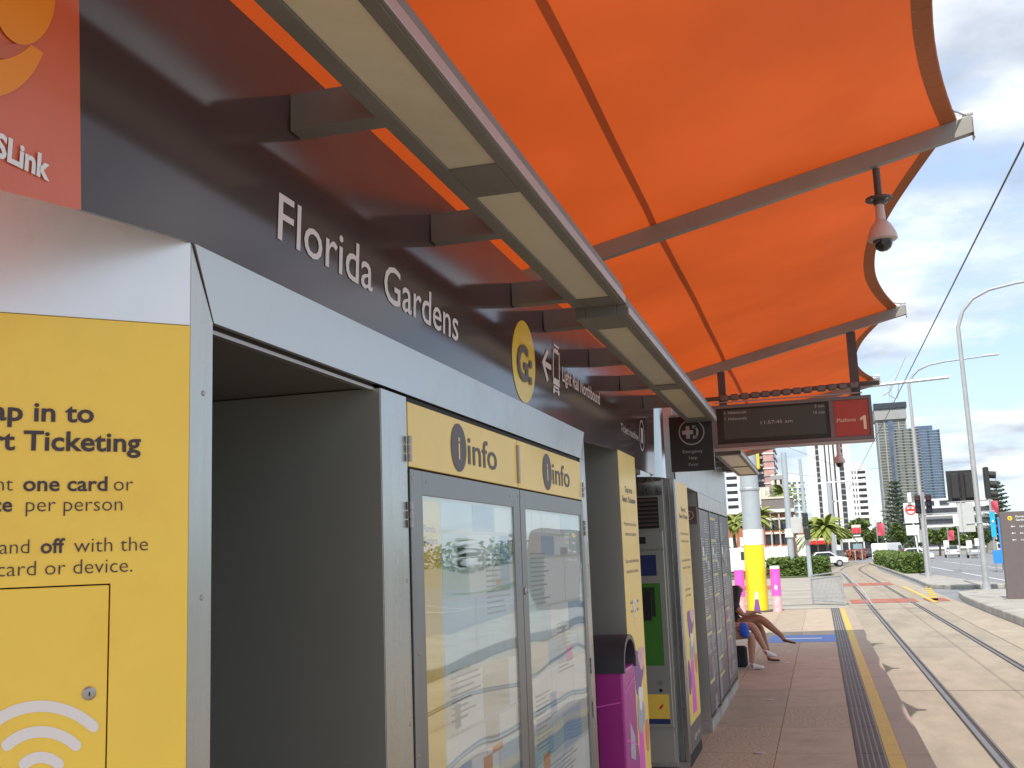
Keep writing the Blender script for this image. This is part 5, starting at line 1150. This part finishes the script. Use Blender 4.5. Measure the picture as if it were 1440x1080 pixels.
p = at(1257, 672, 185); norfolk(p.x, 185, p.z-G, 6.8, 'dark tiered pine in front of the glass towers')
p = at(1400, 672, 175); norfolk(p.x, 175, p.z-G, 5.2, 'tall feathery pine behind the blue signs', 8, 1.0)
p = at(1283, 705, 200); norfolk(p.x, 200, p.z-G, 4.5, 'smaller pine right of the dark tiered pine', 9)
p = at(1160, 742, 118); palm(p.x, 118, p.z-G, 'bushy palm with lime fronds behind the white pole', 2, 3.0, 64)
p = at(1101, 694, 150); palm(p.x, 150, p.z-G, 'palm showing above the brick building', 4, 3.0)
p = at(1063, 728, 92); palm(p.x, 92, p.z-G, 'small palm beside the yellow wrapped mast', 5, 2.2)
p = at(1030, 735, 96); palm(p.x, 96, p.z-G, 'palm between the cabinet and the yellow wrapped mast', 6, 2.0)

# ================================================================== BUILDINGS
def building(name, lab, px0, px1, ptop, Y, depth, body, slabs=None, nfl=12, slab_t=.5, slab_out=.8, vert=None, roof=None, bottom=G, win=None, cat='building', group=None):
    a = at(px0, ptop, Y); b = at(px1, ptop, Y); x0, x1, h = a.x, b.x, (a.z+b.z)/2
    B_ = thing(name, lab, cat, ((x0+x1)/2, Y, G), group)
    MB().box(x0, x1, Y, Y+depth, bottom, h).build('wall', body, B_)
    fh = (h-bottom)/nfl
    if slabs:
        mb = MB()
        for k in range(1, nfl+1): z = bottom+fh*k; mb.box(x0-.15, x1+.15, Y-slab_out, Y+depth+.1, z-slab_t, z)
        mb.build('floor_slabs', slabs, B_)['kind'] = 'stuff'
    if vert:
        m_, n, w, out = vert; mb = MB()
        for k in range(n): xx = x0+(x1-x0-w)*k/max(1, n-1); mb.box(xx, xx+w, Y-out, Y-.02, bottom, h+.3)
        mb.build('fins', m_, B_)['kind'] = 'stuff'
    if win:
        m_, cols, wf, hf = win; src = None
        for k in range(nfl):
            for c in range(cols):
                if k*cols+c > 290: break
                xx = x0+(x1-x0)*(c+.5)/cols; zz = bottom+fh*(k+.55); ww = (x1-x0)/cols*wf/2; hh = fh*hf/2
                if src is None:
                    src = MB().box(xx-ww, xx+ww, Y-.12, Y-.01, zz-hh, zz+hh).build('window', m_, B_); o0 = (xx, zz)
                else:
                    o = src.copy(); COL.objects.link(o); o.parent = B_; o.location = src.location+V((xx-o0[0], 0, zz-o0[1]))
    if roof: MB().box(x0+(x1-x0)*.15, x1-(x1-x0)*.15, Y+2, Y+depth-2, h, h+roof[1]).build('roof', roof[0], B_)
    return B_, x0, x1, h
B1, a0, a1, ah = building('tower', 'tallest olive glass tower with concrete crown and roof crane', 1232, 1274, 590, 760, 24, g_olive, conc_m, 44, .45, .3, (conc_m, 5, .8, .5))
MB().box(a0-1.0, a1+.5, 758, 784, ah, ah+7).build('crown_screen', conc_m, B1); MB().box(a0-1.3, a1+1, 757, 785, ah+7.2, ah+11).build('crown_rim', g_dark, B1)
MB().box((a0+a1)/2-2.3, (a0+a1)/2+1.2, 759, 760.4, G, ah).build('dark_recess', g_blue, B1)
cr_ = MB(); cxn = (a0+a1)/2+2
for dx in (-.8, .8):
    for dy in (-.8, .8): cr_.tube([(cxn+dx, 772+dy, ah+11), (cxn+dx, 772+dy, ah+21)], .14, 5)
cr_.tube([(cxn-5, 772, ah+18), (cxn, 772, ah+21), (cxn+12, 772, ah+44)], .5, 5); cr_.tube([(cxn-5, 772, ah+18), (cxn-3, 772, ah+27), (cxn+9, 772, ah+38)], .14, 5); cr_.tube([(cxn, 772, ah+21), (cxn-3, 772, ah+27)], .18, 5)
tag(cr_.build('tower_crane', boxgrey, None), 'luffing crane on top of the tallest olive tower', 'crane')
building('tower', 'second olive glass tower in front of the tallest one', 1257, 1291, 603, 700, 22, g_olive, conc_m, 40, .35, .25, (g_dark, 4, 1.1, .15))
B3, a0, a1, ah = building('tower', 'deep blue glass tower right of the olive pair', 1288, 1321, 605, 730, 22, g_blue, MATS['pale_teal_glass'], 42, .35, .2, (g_dark, 3, 1.2, .12))
MB().box(a0, (a0+a1)/2+3, 730.5, 750, ah, ah+3).build('roof_step', g_blue, B3)
# white tower with black vertical bands
B4, a0, a1, ah = building('tower', 'tall white tower with dark vertical window bands', 1129, 1188, 560, 340, 22, whitet, None, 30, roof=(whitet, 3))
w = a1-a0
for f0, f1 in ((.19, .27), (.40, .435), (.50, .53), (.60, .645), (.73, .84)): MB().box(a0+w*f0, a0+w*f1, 339.9, 339.99, 6, ah-1).build('window_band', g_dark, B4)
for f0 in (.17, .28, .37, .45, .54, .655, .71, .85): MB().box(a0+w*f0-.15, a0+w*f0+.15, 339.3, 339.88, 6, ah).build('fin', whitet, B4)
st = MB()
for k in range(30):
    for f0, f1 in ((.19, .27), (.73, .84)): st.box(a0+w*f0, a0+w*f1, 339.8, 339.895, 6+k*1.75, 6.35+k*1.75)
st.build('spandrels', conc_m, B4)['kind'] = 'stuff'
B5, a0, a1, ah = building('tower', 'white tower of stacked curved balconies right of the banded tower', 1179, 1218, 659, 380, 16, g_dark, whitet, 14, .95, 1.5, None, roof=(whitet, 2))
for f0, f1 in ((-.02, .08), (.50, .56), (.60, .66), (.95, 1.0)): MB().box(a0+(a1-a0)*f0, a0+(a1-a0)*f1, 378, 380, G, ah+.6).build('white_pier', whitet, B5)
MB().box(a0+(a1-a0)*.1, a0+(a1-a0)*.48, 378.8, 379.5, G, ah).build('infill', MATS['tower_concrete'], B5)
building('apartment_block', 'pale teal glazed block left of the white banded tower', 1104, 1130, 676, 300, 14, g_teal, whitet, 12, .35, .4, (whitet, 4, .5, .45), roof=(whitet, 1.5))
B6, a0, a1, ah = building('tower', 'tower under construction with floor slabs and pink scaffold', 1046, 1086, 600, 265, 14, g_dark, conc_m, 17, .5, 1.2)
MB().box(a1-2.6, a1-.2, 263.2, 264.9, 8, ah).build('scaffold_lift', netpink, B6)
for k in range(17): z = 8+k*1.75; MB().box(a1-2.8, a1, 263.0, 263.19, z, z+.22).build('scaffold_deck', white if k % 2 else conc_m, B6)
q = at(1063, 648, 262); cy2 = MB().bbox(q.x-.9, q.x+.9, 259.5, 261.4, q.z-2.2, q.z+2.2, .2).build('hoist_cage', crane_y, None); tag(cy2, 'yellow hoist cage on the tower under construction', 'hoist')
building('apartment_block', 'low balcony block right of the scaffolded tower', 1084, 1104, 669, 250, 12, g_dark, conc_m, 9, .9, 1.0, (creamr, 3, .7, .9))
B7, a0, a1, ah = building('apartment_block', 'white apartment block with balconies just right of the cabinet', 1020, 1042, 655, 225, 12, g_dark, whitet, 13, .75, 1.0)
MB().box(a1-.9, a1+.2, 223.5, 225, G, ah).build('white_pier', whitet, B7)
building('apartment_block', 'cream stair tower beside the construction site', 1058, 1067, 690, 200, 10, creamr, None, 10)
building('apartment_block', 'cream concrete block with small balconies behind the palm', 1066, 1082, 688, 190, 12, creamr, conc_m, 8, .4, .9, (creamr, 3, .6, 1.0))
# brick building
YB2 = 124
B8, a0, a1, ah = building('brick_building', 'orange brick building with glazed corner behind the yellow mast', 1012, 1112, 722, YB2, 14, brick_m, None, 4)
MB().box(a0-.3, a1+.4, YB2-.6, YB2+14.4, ah, ah+.35).build('roof', render_m, B8)
g0 = at(1085, 740, YB2).x
MB().box(g0-.9, a1+.3, YB2-.5, YB2+5, ah-.1, ah+1.5).build('parapet', mat('brown_parapet', (.20, .17, .16), .8), B8); MB().box(g0-1.0, a1+.4, YB2-.6, YB2+5.2, ah+1.5, ah+1.7).build('parapet_cap', creamr, B8)
for k in range(3):
    zz = .6+1.55*k
    for c in range(3):
        xx = g0-1.0+c*(a1-g0+.6)/3; MB().box(xx+.25, xx+1.25, YB2-.10, YB2-.01, zz, zz+1.05).build('window', g_dark, B8)
        MB().box(xx+.30, xx+1.20, YB2-.3, YB2-.11, zz+1.08, zz+1.28).build('window_hood', render_m, B8)
for c in range(4): xx = g0-1.05+c*(a1-g0+.6)/3; MB().box(xx, xx+.16, YB2-.42, YB2-.02, G, ah).build('pilaster', pinkr, B8)
for f, zz in ((1028, 2.0), (1047, 2.0), (1028, 4.3), (1047, 4.1)):
    xx = at(f, 740, YB2).x; MB().box(xx-.6, xx+.5, YB2-.10, YB2-.01, zz, zz+1.0).build('window', render_m, B8)
wl = thing('boundary_wall', 'white rendered wall below the brick building', 'wall', (-9, 112, G))
a = at(1018, 765, 112).x; b = at(1108, 765, 112).x; MB().box(a, b, 112, 112.3, G, 1.75).build('panel', render_m, wl)
for k in range(9): xx = a+(b-a)*k/8; MB().box(xx-.12, xx+.12, 111.9, 112.4, G, 1.95).build('pier', render_m, wl)
# shops
B9, a0, a1, ah = building('shop', 'cream shop with a red fascia behind the white car', 1108, 1176, 757, 158, 12, creamr, None, 1)
MB().box(a0+1.6, a1-.6, 156.4, 157.9, 2.0, 2.5).build('awning', bannerr, B9)
for k in range(4): xx = a0+1.8+k*1.15; MB().box(xx, xx+.9, 157.85, 157.98, G+.1, 1.9).build('window', g_dark, B9)
building('shop', 'small house with a terracotta roof left of the shop', 1120, 1132, 752, 150, 8, render_m, None, 1, roof=(roof_red, 1.2))
building('shop', 'long white showroom behind the price sign', 1183, 1246, 757, 200, 14, render_m, None, 1, win=(g_dark, 6, .8, .55))
B10, a0, a1, ah = building('office_block', 'low white office block with strip windows behind the signals', 1286, 1402, 700, 290, 20, whitet, None, 5)
for k, (f0, f1) in enumerate(((0, 1), (0, .92), (0, 1), (0, 1))):
    z = ah-2.6-k*2.7; MB().box(a0+.2, a0+(a1-a0)*f1, 289.7, 289.98, z-.9, z+.25).build('strip_window', g_dark, B10)
    MB().box(a0-.3, a1+.5, 288.6, 289.6, z-1.6, z-1.25).build('balcony_edge', whitet, B10)
for f in (.12, .3, .5): MB().box(a0+(a1-a0)*f, a0+(a1-a0)*f+2.2, 289.7, 289.98, ah-1.5, ah-.5).build('window', g_dark, B10)
for i, (p0, p1, t_, Y_) in enumerate(((1400, 1440, 752, 240), (1440, 1530, 735, 220))):
    building('shop', ('pale low building behind the totem' if i == 0 else 'white low building out beyond the right edge of the frame'), p0, p1, t_, Y_, 12, render_m if i else creamr, None, 2, win=(g_dark, 5, .6, .5))
# far low skyline mass of trees
rnd = random.Random(33); fm = MB()
for k in range(46):
    xx = -60+k*9+rnd.uniform(-3, 3); leaf_cloud(fm, (xx, 420+rnd.uniform(-20, 20), G+3), (8, 5, rnd.uniform(4, 8)), 260, 1.1, rnd)
o = fm.build('distant_trees', leaf_m, None); o['kind'] = 'stuff'; o['label'] = 'distant belt of dark green trees along the horizon'
# ------------------------------------------------------------------ price sign, banners, blue signs
PS = thing('price_sign', 'fuel price board with red digits above black white and teal panels', 'sign', at(1205, 780, 150))
q0 = at(1197, 738, 150); q1 = at(1213, 772, 150); W_ = q1.x-q0.x; H_ = q0.z-q1.z
for f0, f1, m_, nm in ((0, .13, creamr, 'top_panel'), (.13, .36, bannerp, 'red_panel'), (.36, .53, g_dark, 'black_panel'), (.53, .70, white, 'white_panel'), (.70, .78, g_dark, 'black_line'), (.78, 1, g_teal, 'teal_panel')):
    MB().box(q0.x, q1.x, 150, 150.3, q0.z-H_*f1+.02, q0.z-H_*f0-.02).build(nm, m_, PS)
for f in (.12, .58): MB().box(q0.x+W_*f, q0.x+W_*(f+.30), 149.97, 149.995, q0.z-H_*.33, q0.z-H_*.17).build('digit_block', bannerr, PS)
MB().box(q0.x+W_*.1, q0.x+W_*.9, 149.97, 149.995, q0.z-H_*.47, q0.z-H_*.42).build('white_text_bar', white, PS)
for f in (.1, .85): MB().box(q0.x+W_*f, q0.x+W_*f+.12, 150.1, 150.25, G, q1.z).build('leg', galv, PS)
rh = thing('hedge', 'rust coloured low hedge under the price board', 'hedge', at(1205, 785, 160)); mb = MB(); rr = random.Random(9)
qa = at(1191, 785, 158).x; qb = at(1217, 785, 158).x
for _ in range(1500): 
    p = V((rr.uniform(qa, qb), rr.uniform(156, 159), G+rr.uniform(0, 1.3))); s = .16; a = V((rr.gauss(0, 1), rr.gauss(0, 1), rr.gauss(0, 1))).normalized()*s; b = a.orthogonal().normalized()*s; mb.add([p-a, p+b, p+a, p-b], [(0, 1, 2, 3)])
mb.build('leaves', roof_red, rh)
def banner(px, p0, p1, Y, m, lab, wpx=9):
    a = at(px, p0, Y); b = at(px, p1, Y); T = thing('banner_pole', lab, 'banner', (a.x, Y, G)); w = wpx/1526*Y
    MB().cyl((a.x-w*.6, Y, G), (a.x-w*.6, Y, a.z+.4), .05, n=8).build('pole', galv, T); bb = MB(); bb.grid(lambda u, v: V((a.x-w*.5+w*u, Y+.12*math.sin(3*u+4*v), b.z+(a.z-b.z)*v)), 6, 8); bb.build('flag', m, T, smooth=True)
banner(1238, 736, 753, 130, bannerp, 'red pink banner left of the white van'); banner(1398, 704, 721, 90, bannerp, 'pink banner right of the near lamp pole', 8); banner(1337, 746, 760, 140, bannerp, 'faded red banner between the signal poles', 7)
BS = thing('blue_sign', 'tall blue advertising board between the lamp pole and the totem', 'sign', at(1404, 800, 75))
q0 = at(1391, 718, 75); q1 = at(1402, 755, 75); MB().box(q0.x, q1.x, 75, 75.1, q1.z, q0.z).build('upper_panel', cyansign, BS); q2 = at(1402, 728, 74.5); q3 = at(1412, 783, 74.5); MB().box(q2.x, q3.x, 74.4, 74.5, q3.z, q2.z).build('side_panel', bluesign, BS)
q4 = at(1396, 774, 74); q5 = at(1413, 792, 74); MB().box(q4.x, q5.x, 74, 74.1, q5.z, q4.z).build('lower_panel', bluesign, BS)
MB().box(q0.x+.1, q1.x-.1, 74.95, 74.99, q0.z-.75, q0.z-.6).build('white_stripe', white, BS); MB().cyl((q0.x+.1, 75.2, G), (q0.x+.1, 75.2, q0.z+1.5), .05, n=8).build('post', galv, BS)
MB().box(q2.x, q3.x+.0, 74.4, 74.48, G, q3.z-.01).build('grey_base', boxgrey, BS)
def sp(px, y0_, y1_, Y, lab, m=galvd, r=.05):
    a = at(px, y0_, Y); T = thing('street_pole', lab, 'pole', (a.x, Y, G)); MB().cyl((a.x, Y, G), (a.x, Y, a.z), r, n=8).build('shaft', m, T); MB().box(a.x-.25, a.x+.25, Y-.08, Y-.04, a.z-.7, a.z).build('plate', white, T)
sp(1362, 760, 790, 110, 'thin pole with a white plate right of the grey sign back'); sp(1374, 757, 790, 110, 'thin pole with a white plate next to the near lamp pole'); sp(1330, 760, 790, 120, 'thin pole with a white plate left of the grey sign back')
sp(1296, 745, 800, 66, 'thin white post beside the far signal pole', r=.04); sp(1345, 725, 790, 80, 'slender pole left of the grey sign back', r=.05)
# ------------------------------------------------------------------ vehicles
def vehicle(lab, x, y, rot, m, van=False, grp='vehicles parked and waiting down the road'):
    T = thing('parked_car' if not van else 'parked_van', lab, 'car' if not van else 'van', (0, 0, 0), grp); L2 = 2.2 if not van else 2.4; w = .88
    prof = [(-L2, .35), (-L2, .75), (-L2+.15, .92), (-1.25, 1.0), (-.75, 1.42), (.55, 1.46), (1.25, 1.0), (L2-.1, .86), (L2, .62), (L2, .35)] if not van else [(-L2, .35), (-L2, 1.95), (-L2+.12, 2.1), (1.1, 2.1), (1.35, 1.95), (1.75, 1.15), (L2-.05, .98), (L2, .7), (L2, .35)]
    MB().prism([(px_, -w, pz) for px_, pz in prof], (0, 2*w, 0)).build('body', m, T, bevel=.06)
    if not van:
        for s in (-1, 1): MB().prism([(-1.1, s*(w+.004), 1.0), (-.70, s*(w+.004), 1.34), (.5, s*(w+.004), 1.37), (1.05, s*(w+.004), 1.0)], (0, s*.01, 0)).build('side_window', g_dark, T)
        MB().add([(1.22, -.72, 1.03), (1.22, .72, 1.03), (.62, .62, 1.44), (.62, -.62, 1.44)], [(0, 1, 2, 3)]).build('windscreen', g_dark, T).location.x += .03
        MB().add([(-1.24, -.72, 1.03), (-1.24, .72, 1.03), (-.80, .62, 1.42), (-.80, -.62, 1.42)], [(3, 2, 1, 0)]).build('rear_window', g_dark, T).location.x -= .03
    else:
        MB().add([(1.74, -.75, 1.2), (1.74, .75, 1.2), (1.37, .70, 1.92), (1.37, -.70, 1.92)], [(0, 1, 2, 3)]).build('windscreen', g_dark, T).location.x += .04
        for s in (-1, 1): MB().prism([(.5, s*(w+.004), 1.2), (.5, s*(w+.004), 1.8), (1.2, s*(w+.004), 1.8), (1.5, s*(w+.004), 1.2)], (0, s*.01, 0)).build('side_window', g_dark, T)
    for sx_ in (-1.35, 1.38):
        for s in (-1, 1):
            wh = MB().cyl((sx_, s*(w-.16), .33), (sx_, s*(w+.015), .33), .33, n=18).build('wheel', tyre_m, T, smooth=True); MB().cyl((sx_, s*(w+.004), .33), (sx_, s*(w+.025), .33), .20, n=14).build('rim', galv, wh)
    for s in (-.62, .62): MB().box(L2-.04, L2+.02, s-.17, s+.17, .64, .78).build('headlight', white, T); MB().box(-L2-.02, -L2+.04, s-.15, s+.15, .70, .84).build('tail_light', carred, T)
    MB().box(-L2-.03, L2+.03, -w+.08, w-.08, .28, .36).build('bumper_sill', tyre_m, T)
    T.location = (x, y, G); T.rotation_euler = (0, 0, math.radians(rot)); return T
def vp_(px, py): q = pt((px, py), 2, G); return q.x, q.y
x, y = at(1158, 786, 112).x, 112; vehicle('white hatchback parked in front of the cream shop', x, y, 8, carwhite)
x = at(1251, 785, 128).x; vehicle('white van beside the red pink banner', x, 128, 62, carwhite, True)
x = at(1281, 785, 125).x; vehicle('white car right of the white van', x, 125, 20, carwhite)
x = at(1264, 783, 150).x; vehicle('dark blue car behind the white van', x, 150, 80, carblue)
x = at(1233, 783, 170).x; vehicle('dark car left of the white van', x, 170, 60, cardark)
x = at(1034, 790, 84).x; vehicle('white van parked left of the yellow wrapped mast', x, 84, 0, carwhite, True)
x = at(1340, 786, 150).x; vehicle('white car waiting far behind the signals', x, 150, 85, carwhite)
x = at(1372, 786, 140).x; vehicle('grey car far down the road', x, 140, 85, galv)
x = at(1212, 783, 185).x; vehicle('red car by the price board', x, 185, 10, carred)
x = at(1176, 783, 150).x; vehicle('dark car in front of the cream shop', x, 150, 75, cardark)
